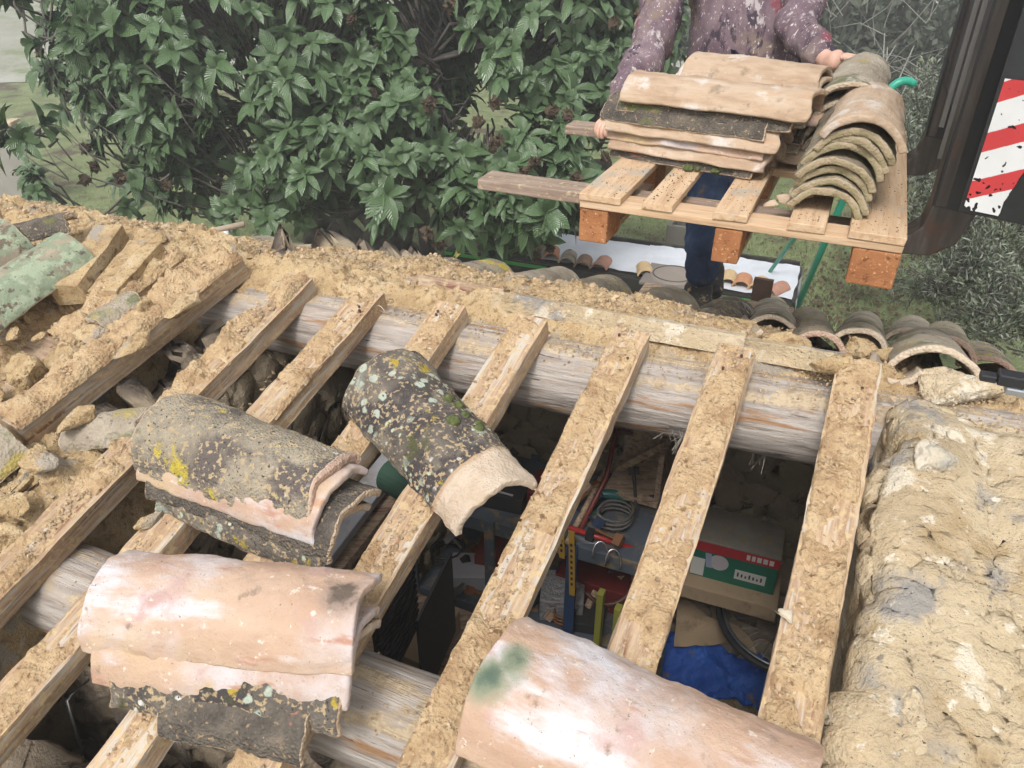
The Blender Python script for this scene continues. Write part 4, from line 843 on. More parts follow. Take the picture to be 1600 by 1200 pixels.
# face details
for sx in (-1, 1):
    mb = MB(); mb.add([head + Vector((sx * .028 + v.x * .011, -.078 + v.y * .008, .012 + v.z * .008)) for v in IV], IF); mb.build('eye', flat('eye_white', (.5, .5, .5), .2), per, smooth=True)
    mb = MB(); mb.add([head + Vector((sx * .082 + v.x * .01, .005 + v.y * .018, .0 + v.z * .03)) for v in IV3], IF3); mb.build('ear', m_skin, per, smooth=True)
mb = MB(); mb.add([head + Vector((v.x * .014, -.088 + v.y * .02 - max(0, -v.z) * .012, -.012 + v.z * .028)) for v in IV3], IF3); mb.build('nose', m_skin, per, smooth=True)
mb = MB(); mb.add([head + Vector((v.x * .026, -.074 + v.y * .012, -.055 + v.z * .007)) for v in IV3], IF3); mb.build('mouth', flat('lips', (.42, .17, .15), .5), per, smooth=True)
# zip on the jacket front
# scaffold the person stands on
sp = Vector((footL.x, footL.y, floorz)); t = thing('scaffold', 'plank scaffold behind the far eave that the person stands on', 'scaffold', at(sp))
mb = MB(); mb.box(sp + EE * .04 + H0 * .08 - Vector((0, 0, .026)), EE * .30, H0 * .13, Vector((0, 0, .02))); mb.build('deck', m_oldwood, t, bevel=.003)
for a in (-.22, .30):
    for b in (-.07, .2):
        mb = MB(); q = sp + EE * a + H0 * b; mb.tube([(q.x, q.y, 0), (q.x, q.y, floorz - .05)], .022, 10); mb.build('leg', flat('rusty_tube', (.10, .06, .045), .6), t)
a = W(1190, 458, 3.5)
mb = MB(); a.z += .07; mb.box((a.x, a.y, a.z / 2), EE * .042, H0 * .012, Vector((0, 0, a.z / 2))); tag(mb.build('upright_board', material('brown_board', [(.07, .04, .03), (.12, .07, .05)], 8, bumps=[(60, .002, 'n')]), frm=at((a.x, a.y, 0)), bevel=.002), 'dark brown board standing upright behind the far tiles', 'board')
# ------------------------------------------------------------------ covered bench with small tiles on the lawn
ZB = .42
A0 = QZ(792, 402, ZB); A1 = QZ(1237, 470, ZB); A0.z = A1.z = ZB; bx = (A1 - A0); bl = bx.length; bx.normalize(); by = Vector((-bx.y, bx.x, 0)); BD = .78
BF = frame(A0, bx, Vector((0, 0, 1)))
def BP(x, y, z=0): return A0 + bx * x + by * y + Vector((0, 0, z))
t = thing('display_bench', 'long black bench covered with a white sheet on the lawn', 'bench', BF)
m_bb = flat('black_board', (.022, .02, .018), .6, dirt=(.06, .05, .035), ds=6)
def bbox(name, x0, x1, y0, y1, z0, z1, mat, par=None, bev=.004):
    mb = MB(); mb.box(((x0 + x1) / 2, (y0 + y1) / 2, (z0 + z1) / 2), Vector(((x1 - x0) / 2, 0, 0)), Vector((0, (y1 - y0) / 2, 0)), Vector((0, 0, (z1 - z0) / 2)))
    o = mesh(name, mb.V, mb.F, mat, parent=par or t, smooth=False); b = o.modifiers.new('bevel', 'BEVEL'); b.width = bev; b.segments = 2; return o
bbox('side_board', -.6, bl, -.02, .012, -.34, -.012, m_bb); bbox('side_board', -.6, bl, BD, BD + .03, -.34, .03, m_bb)
bbox('deck', -.6, bl, .014, BD - .002, -.06, -.006, m_bb); bbox('end_board', bl + .002, bl + .025, 0, BD, -.38, -.01, m_bb)
for x in (-.3, bl * .33, bl * .66, bl - .1):
    for y in (.05, BD - .06): bbox('leg', x, x + .06, y, y + .06, -ZB, -.062, m_bb)
m_grn = flat('green_trim', (.05, .33, .06), .4)
bbox('trim', -.6, bl * .16, -.035, -.022, -.05, -.02, m_grn); bbox('trim', bl * .70, bl - .01, -.035, -.022, -.06, -.03, m_grn)
m_sheet = flat('white_sheet', (.58, .61, .66), .5)
def sheet(x0, x1, y0, y1, sd):
    V, Fs = grid(50, 24, lambda u, v: (x0 + (x1 - x0) * u + .03 * vn((v * 3, 0, 0), 1, sd), y0 + (y1 - y0) * v + .05 * vn((u * 5, 0, 0), 1, sd + 4), .006 + .012 * abs(vn((u * 6, v * 3, 0), 1, sd))))
    mesh('sheet', V, Fs, m_sheet, parent=t)
sheet(bl * .05, bl * .50, .06, BD - .05, 1); sheet(bl * .46, bl * .68, .12, BD - .02, 5); sheet(bl * .70, bl + .0, .01, BD - .03, 9)
V, Fs = grid(20, 12, lambda u, v: (bl + .03 + .012 * math.sin(u * 9 + v * 3), .02 + BD * .9 * u, -.30 * v + .0)); mesh('sheet', V, Fs, m_sheet, parent=t)
m_slab = flat('paving_slab', (.20, .175, .155), .9, bump=.003)
bxs = [((862, 398), 'orange', 14), ((888, 405), 'tan', 10), ((912, 412), 'brown', 8), ((940, 414), 'rust', 0), ((1008, 424), 'ochre', 20), ((1138, 437), 'ochre', 4), ((1160, 442), 'orange', 0), ((1186, 447), 'ochre', -6), ((1212, 454), 'rust', -30), ((800, 388), 'brown', 40), ((822, 392), 'brown', 50), ((846, 388), 'tan', 60)]
mc = {'orange': material('sample_orange', [(.42, .19, .10), (.50, .26, .15)], 20), 'tan': m_tgrey, 'brown': material('sample_brown', [(.20, .12, .085), (.30, .19, .13)], 20), 'rust': material('sample_rust', [(.34, .17, .12), (.42, .23, .17)], 20), 'ochre': material('sample_ochre', [(.44, .31, .16), (.55, .41, .24)], 20)}
lbs = ['bright orange small tile, first of the four in the middle of the white sheet', 'pale striped small tile beside the bright orange one', 'dark brown small tile in the middle group on the bench', 'rusty pink small tile closing the middle group on the bench', 'lone small ochre tile on the middle of the bench', 'yellowish small tile at the right end of the bench, beside the leg', 'orange small tile between two ochre ones at the right end of the bench', 'light ochre small tile above the brown upright board', 'turned small tile at the extreme right end of the bench', 'dark small tile under the tree leaves at the left end of the bench', 'second dark small tile leaning at the left end of the bench', 'pale small tile leaning on dark ones at the left end of the bench']
for k, ((x, y), c, an) in enumerate(bxs):
    p = QZ(x, y, ZB + .012); p.z = ZB + .014; d = Matrix.Rotation(R(an), 3, 'Z') @ by
    a_, b_ = (p - d * .11, p + d * .11)
    ll = pl = None
    tile(a_, b_, Vector((0, 0, 1)), .155, .135, mc[c], lbs[k], 800 + 7 * k, nu=26, nv=20, group='small sample tiles on the white sheet', name='sample_tile', half=74)
# round cover on a slab
p = QZ(1052, 436, ZB + .01); p.z = ZB + .012; t = thing('drain_cover', 'round grey cover on a square slab beside the leg', 'cover', at(p))
mb = MB(); mb.box(p + Vector((0, 0, .014)), bx * .24, by * .22, Vector((0, 0, .014))); mb.build('slab', m_slab, t, bevel=.006)
mb = MB(); mb.tube([p + Vector((0, 0, .029)), p + Vector((0, 0, .045))], [.20, .19], 40); mb.build('lid', flat('grey_lid', (.26, .22, .19), .8, bump=.002), t, smooth=False)
mb = MB(); mb.tube([p + Vector((.17 * math.cos(a), .17 * math.sin(a), .047)) for a in [k * .16 for k in range(40)]], .006, 6); mb.build('rim', flat('dark_rim', (.08, .07, .065), .6), t)
# planter box behind
p = QZ(1058, 412, .3); p.z = 0; t = thing('planter', 'square stone planter with a hollow top behind the bench', 'planter', at(p))
m_pl = flat('planter_stone', (.15, .145, .12), .9, bump=.004)
p = p + by * .55
for a, b, hx, hy in ((0, -.16, .20, .02), (0, .16, .20, .02), (-.18, 0, .02, .14), (.18, 0, .02, .14)):
    mb = MB(); mb.box(p + bx * a + by * b + Vector((0, 0, .26)), bx * hx, by * hy, Vector((0, 0, .26))); mb.build('wall', m_pl, t, bevel=.006)
mb = MB(); mb.box(p + Vector((0, 0, .20)), bx * .158, by * .138, Vector((0, 0, .2))); mb.build('soil', flat('soil', (.03, .025, .02), .95), t)
# short wooden post behind the pallet block
p = QZ(930, 395, .0); mb = MB(); mb.tube([p, p + Vector((.01, 0, .45)), p + Vector((0, .0, .95))], [.12, .11, .115], 14); tag(mb.build('stump', material('bark_dark', [(.035, .03, .025), (.08, .07, .055)], 10, bumps=[(40, .01, 's')], stretch=(6, 6, 1)), smooth=True, frm=at(p)), 'dark wooden post standing behind the left pallet block', 'post')
# green tube frame
m_gt = flat('green_tube', (.02, .30, .20), .35)
g0 = QZ(1228, 520, 0.0); g1 = W(1383, 160, 4.7); gt = thing('tube_frame', 'green metal tube frame leaning behind the pallet', 'tube frame', at(g0))
gd = (g1 - g0).normalized(); arc = [g1 + Vector((.10 * (1 - math.cos(a)) * 1.0, .02, .12 * math.sin(a) * 1.0)) for a in [k * .22 for k in range(11)]]
mb = MB(); mb.tube([g0, g0.lerp(g1, .5), g1] + arc[1:], .025, 12); mb.build('tube', m_gt, gt, smooth=True)
mb = MB(); h0 = QZ(1170, 470, 0.0); mb.tube([h0, W(1246, 365, 6.0), g0.lerp(g1, .80)], .016, 10); mb.build('brace', m_gt, gt, smooth=True)

# ------------------------------------------------------------------ vegetation
def leaf_material(name, cols, back, rough=.4, vein=0.0, isl=.45):
    m = bpy.data.materials.new(name); m.use_nodes = True; t = m.node_tree; N = t.nodes; L = t.links; b = N['Principled BSDF']
    g = N.new('ShaderNodeNewGeometry'); rp = N.new('ShaderNodeValToRGB'); L.new(g.outputs['Random Per Island'], rp.inputs[0])
    el = rp.color_ramp.elements
    while len(el) < len(cols): el.new(.5)
    for i, (p, c) in enumerate(cols): el[i].position = p; el[i].color = (*c, 1)
    mx = N.new('ShaderNodeMix'); mx.data_type = 'RGBA'; L.new(g.outputs['Backfacing'], mx.inputs[0]); mx.inputs[7].default_value = (*back, 1)
    c = rp.outputs[0]
    if vein:
        uv = N.new('ShaderNodeUVMap'); sx = N.new('ShaderNodeSeparateXYZ'); L.new(uv.outputs[0], sx.inputs[0])
        ab = N.new('ShaderNodeMath'); ab.operation = 'ABSOLUTE'; L.new(sx.outputs[1], ab.inputs[0])
        q = N.new('ShaderNodeMath'); q.operation = 'MULTIPLY_ADD'; q.inputs[1].default_value = -14; L.new(ab.outputs[0], q.inputs[0])
        q1 = N.new('ShaderNodeMath'); q1.operation = 'MULTIPLY'; q1.inputs[1].default_value = 75; L.new(sx.outputs[0], q1.inputs[0]); L.new(q1.outputs[0], q.inputs[2])
        sn = N.new('ShaderNodeMath'); sn.operation = 'SINE'; L.new(q.outputs[0], sn.inputs[0])
        bp = N.new('ShaderNodeBump'); bp.inputs['Strength'].default_value = .8; bp.inputs['Distance'].default_value = vein; L.new(sn.outputs[0], bp.inputs['Height']); L.new(bp.outputs[0], b.inputs['Normal'])
        mr = N.new('ShaderNodeMapRange'); mr.inputs[1].default_value = .10; mr.inputs[2].default_value = .0; L.new(ab.outputs[0], mr.inputs[0])
        m2 = N.new('ShaderNodeMix'); m2.data_type = 'RGBA'; m2.inputs[7].default_value = (.16, .21, .09, 1); q3 = N.new('ShaderNodeMath'); q3.operation = 'MULTIPLY'; q3.inputs[1].default_value = .55; L.new(mr.outputs[0], q3.inputs[0]); L.new(q3.outputs[0], m2.inputs[0]); L.new(c, m2.inputs[6]); c = m2.outputs[2]
    L.new(c, mx.inputs[6]); L.new(mx.outputs[2], b.inputs['Base Color']); b.inputs['Roughness'].default_value = rough; b.inputs['Specular IOR Level'].default_value = .45
    return m
m_loq = leaf_material('loquat_leaf', [(0, (.010, .030, .015)), (.5, (.026, .074, .034)), (.85, (.075, .165, .055)), (.95, (.18, .27, .07)), (.993, (.26, .20, .05)), (1.0, (.22, .07, .035))], (.07, .12, .05), .28, .0012)
def leaf(LV, LF, UV, p, d, up, L_, wd, droop, fold=.25, nseg=4):
    """folded leaf: midrib and two margins"""
    side = d.cross(up).normalized(); n = side.cross(d).normalized(); b = len(LV); curl = math.sin(b * 7.7) * .22
    for i in range(nseg + 1):
        u = i / nseg; w_ = wd * math.sin(math.pi * min(.98, (u ** 1.25 * .88 + .08))) ** .8 * (1 - .1 * u) if i < nseg else 0.0008
        c = p + d * (L_ * u) + n * (.10 * L_ * math.sin(u * 3.1) ) - Vector((0, 0, 1)) * (droop * L_ * u * u)
        c = c + side * (curl * L_ * u * u); LV.append(c); LV.append(c + side * w_ + n * w_ * fold); LV.append(c - side * w_ + n * w_ * fold)
        UV.extend([(u, 0), (u, 1), (u, -1)])
    for i in range(nseg):
        a = b + i * 3; LF.append((a, a + 3, a + 4, a + 1)); LF.append((a, a + 2, a + 5, a + 3))
def whorl(LV, LF, UV, p, axis, n, L_, wd, rnd):
    axis = axis.normalized(); s1 = axis.orthogonal().normalized(); s2 = axis.cross(s1)
    ph = rnd.uniform(0, 6.28)
    for k in range(n):
        a = ph + k * 2.4; tilt = rnd.uniform(.1, .9) if k > n * .35 else rnd.uniform(.7, 1.4)
        d = (axis * (tilt * rnd.uniform(.1, .8)) + (s1 * math.cos(a) + s2 * math.sin(a)) + Vector((rnd.gauss(0, .15), rnd.gauss(0, .15), rnd.gauss(-.02, .3)))).normalized()
        leaf(LV, LF, UV, p + axis * rnd.uniform(-.05, .02), d, axis + Vector((0, 0, .3)), L_ * rnd.uniform(.45, 1.2), wd * rnd.uniform(.7, 1.3), rnd.uniform(.0, .5), rnd.uniform(.1, .4))
rnd = random.Random(17)
m_bark = material('bark', [(.05, .042, .036), (.10, .088, .078), (.16, .145, .13)], 8, bumps=[(30, .01, 'n')], rnd=False)
ELL = [(430, 130, 6.1, 1.55, 1), (760, 110, 6.0, 1.30, 1), (235, 280, 6.0, .80, .9), (620, 270, 5.9, 1.05, 1), (810, 270, 5.5, .60, 1.1), (230, 60, 6.0, .75, .7), (60, 20, 5.0, .40, 1.0), (190, -10, 5.8, .6, .9), (0, 60, 4.8, .25, .8), (120, 300, 5.7, .42, .8), (930, 60, 6.0, .70, 1), (430, 300, 5.9, .95, 1), (600, -60, 6.6, 1.5, .8), (960, 190, 5.9, .30, .8), (1010, 20, 6.0, .30, .9), (30, 190, 4.6, .16, .8), (800, 325, 5.0, .16, .8), (845, 335, 4.9, .09, .6), (740, 325, 5.2, .22, 1)]
LV, LF, UV = [], [], []; TW = MB(); root = QZ(560, 420, 0.0); root.y += .2
tree_f = at(root); cores = []
stems = []
for k in range(11):
    tgt = W(rnd.choice([150, 260, 380, 450, 560, 640, 700, 800, 900]) + rnd.uniform(-40, 40), rnd.uniform(-60, 220), rnd.uniform(5.7, 6.8)); b0 = root + Vector((rnd.uniform(-.7, .7), rnd.uniform(-.3, .3), 0)); mid = b0.lerp(tgt, .45) + Vector((rnd.uniform(-.2, .2), rnd.uniform(-.15, .15), rnd.uniform(-.1, .35)))
    pts = [b0.lerp(mid, q / 4) + Vector((rnd.gauss(0, .03), rnd.gauss(0, .03), 0)) for q in range(4)] + [mid.lerp(tgt, q / 5) + Vector((rnd.gauss(0, .05), rnd.gauss(0, .05), rnd.gauss(0, .04))) for q in range(6)]
    pts[0] = b0; TW.tube(pts, [.085 * (1 - .085 * i) * rnd.uniform(.9, 1.05) for i in range(len(pts))], 7); stems += pts[2:]
def near_stem(p): return min(stems, key=lambda q: (q - p).length + .3 * abs(q.z - p.z + .3))
tot = sum(r * r for *_, r, dn in [(a, b, c, r, dn) for a, b, c, r, dn in ELL])
for (px, py, d, r, dn) in ELL:
    c = W(px, py, d); n = int((3900 if px > 400 else 2800) * r * r * dn / tot) + 5
    for k in range(n):
        v = Vector((rnd.gauss(0, 1), rnd.gauss(0, 1), rnd.gauss(0, 1))).normalized()
        if v.y > .35 and rnd.random() < .6: v.y = -v.y
        rr = r * rnd.uniform(.55, 1.0) ** .6 * (1 + .16 * vn(v, 2.3, px)); p = c + Vector((v.x * rr, v.y * rr * .85, v.z * rr * .92))
        if p.z < (1.35 + rnd.uniform(-.35, .35) if px < 700 else .75): continue
        if vn(p, 1.4, 40) < (-.10 if px < 400 else -.25): continue
        ax = (v + Vector((0, -.25, .45)) + Vector((rnd.gauss(0, .3), rnd.gauss(0, .3), rnd.gauss(0, .3)))).normalized()
        big = rnd.uniform(.65, 1.25)
        whorl(LV, LF, UV, p, ax, rnd.randint(8, 13), .150 * big, .034 * big, rnd)
        q = p - ax * rnd.uniform(.15, .35); TW.tube([p, q, q.lerp(c, .35) + Vector((0, 0, -.08))], [.005, .008, .010], 4, cap=False)
        if rnd.random() < .16:
            s_ = near_stem(p); TW.tube([q, q.lerp(s_, .5) + Vector((rnd.gauss(0, .06), 0, rnd.gauss(0, .06))), s_], [.008, .013, .02], 5, cap=False)
# bare twigs at the lower left
for k in range(26):
    a = W(rnd.uniform(60, 330), rnd.uniform(150, 330), rnd.uniform(5.0, 5.6)); b = a + Vector((rnd.uniform(-.45, -.05), rnd.uniform(-.1, .1), rnd.uniform(.0, .45))); TW.tube([a, a.lerp(b, .5) + Vector((0, 0, -.04)), b], [.007, .005, .002], 4)
t = thing('loquat_tree', 'large dark green loquat tree with long ribbed leaves behind the ridge', 'tree', tree_f)
inv = tree_f.inverted(); mesh('crown', [inv @ v for v in LV], LF, m_loq, parent=t, uv=UV)
TW.build('trunk', m_bark, t, smooth=True)
# flower and bud clusters
mb = MB()
for k in range(80):
    px, py, d, r, dn = rnd.choice(ELL[:6]); v = Vector((rnd.gauss(0, 1), -abs(rnd.gauss(0, 1)), rnd.gauss(0, 1))).normalized(); p = W(px, py, d) + v * r * rnd.uniform(.92, 1.05)
    for q in range(14): mb.add([p + Vector((rnd.gauss(0, .018), rnd.gauss(0, .018), rnd.gauss(0, .02))) + w_ * .007 for w_ in IV], IF)
mb.build('buds', flat('bud_brown', (.08, .055, .035), .9), t)

def small_leaf_cloud(c, r, n, LV, LF, L_, wd, rnd, up=.4):
    for k in range(n):
        v = Vector((rnd.gauss(0, 1), rnd.gauss(0, 1), rnd.gauss(0, 1))).normalized(); p = c + v * r * rnd.uniform(.3, 1)
        d = (v + Vector((rnd.gauss(0, .5), rnd.gauss(0, .5), rnd.gauss(up, .5)))).normalized(); sd = d.orthogonal().normalized(); sd = Matrix.Rotation(rnd.uniform(0, 6.28), 3, d) @ sd
        l = L_ * rnd.uniform(.7, 1.2); b = len(LV); LV.extend([p, p + d * l * .5 + sd * wd, p + d * l, p + d * l * .5 - sd * wd]); LF.append((b, b + 1, b + 2, b + 3))
def bush(name, label, cat, base_, blobs, n, L_, wd, mat, trunk_pts, barkm, sd, group=None, twig=True):
    rn = random.Random(sd); LV, LF = [], []; tb = MB(); t = thing(name, label, cat, at(base_), group)
    for q, (pts, r0) in enumerate(trunk_pts):
        t1 = MB(); t1.tube(pts, [r0 * (1 - .6 * i / (len(pts) - 1)) for i in range(len(pts))], 8); t1.build('branch' if q else 'trunk', barkm, t, smooth=True)
    tot = sum(r ** 2 for _, r in blobs)
    for c, r in blobs:
        m_ = int(n * r * r / tot / 34) + 1
        for k in range(m_):
            v = Vector((rn.gauss(0, 1), rn.gauss(0, 1), rn.gauss(0, 1))).normalized(); p = c + v * r * rn.uniform(.35, 1.0) * (1 + .25 * vn(v, 2, sd))
            if p.z < .05: continue
            if vn(p, 2.4 / max(.5, r), sd) < -.2: continue
            small_leaf_cloud(p, r * .11 + .03, 34, LV, LF, L_, wd, rn)
            if twig: tb.tube([p + (p - c).normalized() * .08, p.lerp(c, .4) + Vector((0, 0, -.05))], [.002, .006], 4, cap=False)
    inv = at(base_).inverted(); mesh('crown', [inv @ v for v in LV], LF, mat, parent=t, smooth=False); tb.build('twigs', barkm, t, smooth=True); return t
m_olive = leaf_material('olive_leaf', [(0, (.04, .06, .035)), (.5, (.075, .10, .06)), (.9, (.13, .16, .10)), (1.0, (.20, .22, .15))], (.20, .22, .17), .5)
ob = QZ(1640, 560, 0.0)
bl_ = [(W(1560, 400, 4.6), .42), (W(1480, 360, 5.0), .32), (W(1510, 450, 4.7), .30), (W(1590, 480, 4.4), .30), (W(1440, 430, 5.0), .20), (W(1620, 380, 4.6), .4), (W(1640, 250, 4.9), .5), (W(1560, 520, 4.5), .2)]
bush('olive_tree', 'grey green olive tree below the warning plate at right', 'olive tree', ob, bl_, 34000, .045, .0045, m_olive, [([ob, ob + Vector((.02, 0, .8)), ob + Vector((-.15, -.1, 1.6)), ob + Vector((-.1, -.2, 2.3))], .07), ([ob + Vector((.02, 0, .8)), ob + Vector((.3, -.1, 1.5)), ob + Vector((.4, -.1, 2.4))], .04)], m_bark, 5)
ob = QZ(1430, 380, 0.0)
bush('olive_tree', 'light grey green shrub seen between the two fork shanks', 'shrub', ob, [(W(1440, 250, 6.2), .42), (W(1470, 290, 6.0), .3), (W(1420, 310, 6.0), .34), (W(1460, 180, 6.4), .4)], 15000, .05, .006, m_olive, [([ob, ob + Vector((0, 0, .6)), ob + Vector((.1, 0, 1.2))], .04)], m_bark, 8)
m_far = leaf_material('far_leaf', [(0, (.03, .045, .03)), (.6, (.055, .07, .045)), (1.0, (.10, .11, .08))], (.07, .08, .06), .7)
# trees far behind, fading in the fog
far = [((1290, 90), 11.5, 1.7, 'dark bushy tree in the fog behind the right arm'), ((1400, 60), 12.5, 2.0, 'dark foggy tree behind the top of the fork mast'), ((1180, 130), 13.5, 1.6, 'foggy tree directly behind the person'), ((1330, 215), 11.0, 1.1, 'low dark shrub behind the right stack of tiles'), ((1560, 120), 13.0, 1.8, 'foggy tree behind the warning plate'), ((1060, 60), 24, 3.2, 'pale foggy tree between the loquat and the person'), ((60, 70), 34, 3.5, 'faint tree far off in the fog at the upper left'), ((330, 20), 30, 4, 'faint tree far off behind the loquat crown'), ((800, 40), 28, 4, 'faint broad tree far off behind the middle of the loquat crown')]
for k, ((x, y), d, r, lb) in enumerate(far):
    c = W(x, y, d); b = Vector((c.x, c.y, 0)); rn = random.Random(k)
    b.z = max(0, (math.hypot(b.x, b.y) - 16)) * .035
    bl2 = [(c, r)] + [(c + Vector((rn.gauss(0, r * .6), rn.gauss(0, r * .4), rn.uniform(-.5, .7) * r)), r * .6) for q in range(5)]
    bush('distant_tree', lb, 'tree', b, bl2, 9000, .16 if d < 20 else .4, .035 if d < 20 else .1, m_far, [([b, b.lerp(c, .5) + Vector((.1, 0, 0)), c], .09)] + [([b.lerp(c, .3), c + Vector((rn.gauss(0, r * .5), rn.gauss(0, r * .3), rn.uniform(0, r)))], .04) for q in range(5)], m_bark, 30 + k, group='trees fading in the fog')
# bare twiggy branches in front of the foggy trees
tb = MB(); rn = random.Random(44); b = QZ(1330, 300, 0.0); m_twig = flat('pale_twig', (.22, .22, .19), .9)
for k in range(90):
    a = W(rn.uniform(1240, 1460), rn.uniform(20, 230), rn.uniform(9.0, 10.2)); an = rn.uniform(0, 6.28); l = rn.uniform(.25, .8); v = Vector((math.cos(an), rn.uniform(-.3, .3), abs(math.sin(an)) * .9))
    tb.tube([a, a + v * l * .5 + Vector((0, 0, .04)), a + v * l + Vector((rn.gauss(0, .08), 0, rn.gauss(0, .08)))], [.007, .005, .002], 3, cap=False)
for k in range(9): tb.tube([b + Vector((rn.gauss(0, .3), rn.gauss(0, .3), 0)), W(rn.uniform(1260, 1440), rn.uniform(30, 180), 9.6)], [.025, .006], 5)
tag(tb.build('bare_shrub', m_twig, frm=at(b), smooth=True), 'leafless pale twiggy shrub in front of the dark foggy trees', 'shrub')
# garden wall at far left
a = QZ(-260, 330, 0.0); b = QZ(62, 318, 0.0); t = thing('garden_wall', 'low rendered garden wall at the left picture edge', 'wall', at(a))
d = (b - a).normalized(); hh = .95
mb = MB(); mb.box((a + b) / 2 + Vector((0, 0, hh / 2)), d * (b - a).length / 2, Vector((-d.y, d.x, 0)) * .09, Vector((0, 0, hh / 2))); mb.build('wall', material('render', [(.26, .24, .215), (.34, .32, .29)], 2, bumps=[(40, .004, 'n')]), t, bevel=.01)
mb = MB(); mb.box((a + b) / 2 + Vector((0, 0, hh + .02)), d * ((b - a).length / 2 + .02), Vector((-d.y, d.x, 0)) * .12, Vector((0, 0, .02))); mb.build('coping', m_mortar, t, bevel=.008)
# ------------------------------------------------------------------ inside the shed
m_dark = flat('dark_plastic', (.03, .03, .032), .5); m_shelf = flat('shelf_metal', (.10, .12, .15), .5, .2, dirt=(.25, .19, .12), ds=12, lo=.5, hi=.6); m_card = flat('cardboard', (.34, .25, .16), .9, dirt=(.22, .16, .1))
m_dusty = material('dusty_lid', [(.22, .20, .175), (.30, .27, .23)], 12, layers=[((.30, .24, .16), 30, .52, .64, 'n')], bumps=[(60, .002, 'n')])
def hbox(name, label, cat, a, b, c, h, mat, par=None, group=None, bev=.003):
    """box with its top face through three points a (front left), b (front right), c (back left); h thick"""
    x = (b - a) / 2; y = (c - a) / 2; y = y - x * (y.dot(x) / x.dot(x)) if abs(y.dot(x)) < 9 else y; m = a + x + y - Vector((0, 0, h / 2)); mb = MB(); mb.box(m, x, y, Vector((0, 0, h / 2)))
    o = mb.build(name, mat, par, None if par else at(m), bevel=bev)
    return tag(o, label, cat, group) if label else o
floor_ = MB(); p = gz(-.7, -.15); floor_.box(p + Vector((0, 0, -.02)), EE * .95, H0 * 1.2, Vector((0, 0, .03))); tag(floor_.build('shed_floor', flat('earth_floor', (.16, .115, .07), .95, bump=.006)), kind='structure')
# green and red box with a white label, on a cupboard
zt = 1.22
a = QZ(1086, 842, zt); b = QZ(1221, 876, zt); c = QZ(1132, 748, zt); c = a + (c - a) * 1.22
bx_ = thing('tool_box', 'green cardboard box with a red band and white label on the shelf', 'box', frame(a, b - a, Vector((0, 0, 1))))
m_gb = flat('box_green', (.015, .13, .085), .5); m_rb = flat('box_red', (.42, .03, .04), .5); m_wl = flat('label_white', (.55, .55, .53), .6)
hbox('carton', None, None, a, b, c, .165, m_gb, bx_)
hbox('lid', None, None, a + Vector((0, 0, .004)), b + Vector((0, 0, .004)), c + Vector((0, 0, .004)), .006, m_dusty, bx_, bev=.001)
X = (b - a).normalized(); Yn = Vector((X.y, -X.x, 0)); L0 = (b - a).length
def fpanel(name, x0, x1, z0, z1, mat, off=.002, n=None):
    mb = MB(); mb.box(a + X * (x0 + x1) / 2 + Yn * off + Vector((0, 0, -(z0 + z1) / 2)), X * (x1 - x0) / 2, Yn * .0008, Vector((0, 0, (z1 - z0) / 2))); return mb.build(name, mat, bx_)
fpanel('red_band', 0, L0, .002, .040, m_rb)
for k, (x0, x1) in enumerate(((.62, .66), (.68, .72), (.74, .79), (.81, .86), (.88, .93))): fpanel('letter', L0 * x0, L0 * x1, .010, .030, m_wl, .0035)
fpanel('label', L0 * .52, L0 * .88, .085, .125, m_wl); fpanel('label', L0 * .0, L0 * .16, .075, .15, m_wl)
for k in range(7): fpanel('print_mark', L0 * (.55 + .045 * k), L0 * (.57 + .045 * k), .095 + .004 * (k % 3), .112, m_dark, .0035)
mb = MB(); mb.tube([a + X * L0 * .32 + Yn * .0025 + Vector((0, 0, -.075)), a + X * L0 * .32 + Yn * .0035 + Vector((0, 0, -.075))], .032, 20); mb.build('sticker', flat('pale_sticker', (.45, .42, .45), .5), bx_)
mb = MB(); mb.box(a + X * L0 * .2 + Yn * .003 + Vector((0, 0, -.075)), X * .004 + Vector((0, 0, -.03)), Yn * .0006, X * .01); mb.build('blade_picture', flat('pale_blue', (.3, .34, .45), .5), bx_)
# cupboard under the box
for dz, lb, m, gx in ((.157, 'beige board shelf carrying the green box', m_card, .06),):
    hbox('shelf_board', lb, 'board', a + Vector((0, 0, -dz)) + Yn * gx - X * .1, b + Vector((0, 0, -dz)) + Yn * gx + X * .02, c + Vector((0, 0, -dz)), .06, m)
# blue tarpaulin
def tarp(u, v):
    p = QZ(1010 + 215 * u, 935 + 120 * v + 30 * u, .56); h = .05 * fb((u * 3, v * 3, 0), 1.3, 4, 2) + .03 * abs(vn((u * 5 + v * 3, v * 6, 0), 1.2)) - .10 * sm(.0, 1, abs(v - .5) * 2) ** 2
    p.z += h; return p
V, Fs = grid(70, 50, tarp); m_tarp = material('blue_tarpaulin', [(.015, .07, .34), (.03, .12, .46)], 8, layers=[((.17, .125, .08), 7, .56, .63, 'n')], bumps=[(16, .02, 'n'), (60, .006, 'n')], rough=.6, rnd=False)
tag(mesh('tarpaulin', V, Fs, m_tarp), 'crumpled blue tarpaulin dusted with earth beside the wheel', 'tarpaulin')
V, Fs = grid(60, 50, lambda u, v: QZ(980 + 330 * u, 985 + 260 * v, .42) + Vector((0, 0, .08 * fb((u * 3, v * 3, 0), 1.2, 4, 9) - .25 * sm(.6, 1, abs(u - .5) * 2) )))
tag(mesh('earth_heap', V, Fs, m_clay), 'fallen earth heaped on goods below the tarpaulin', 'earth', kind='stuff')
V, Fs = grid(50, 40, lambda u, v: QZ(1060 + 200 * u, 905 + 60 * v, .78) + Vector((0, 0, .03 * fb((u * 3, v * 3, 0), 1.2, 3, 9) - .15 * v * v)))
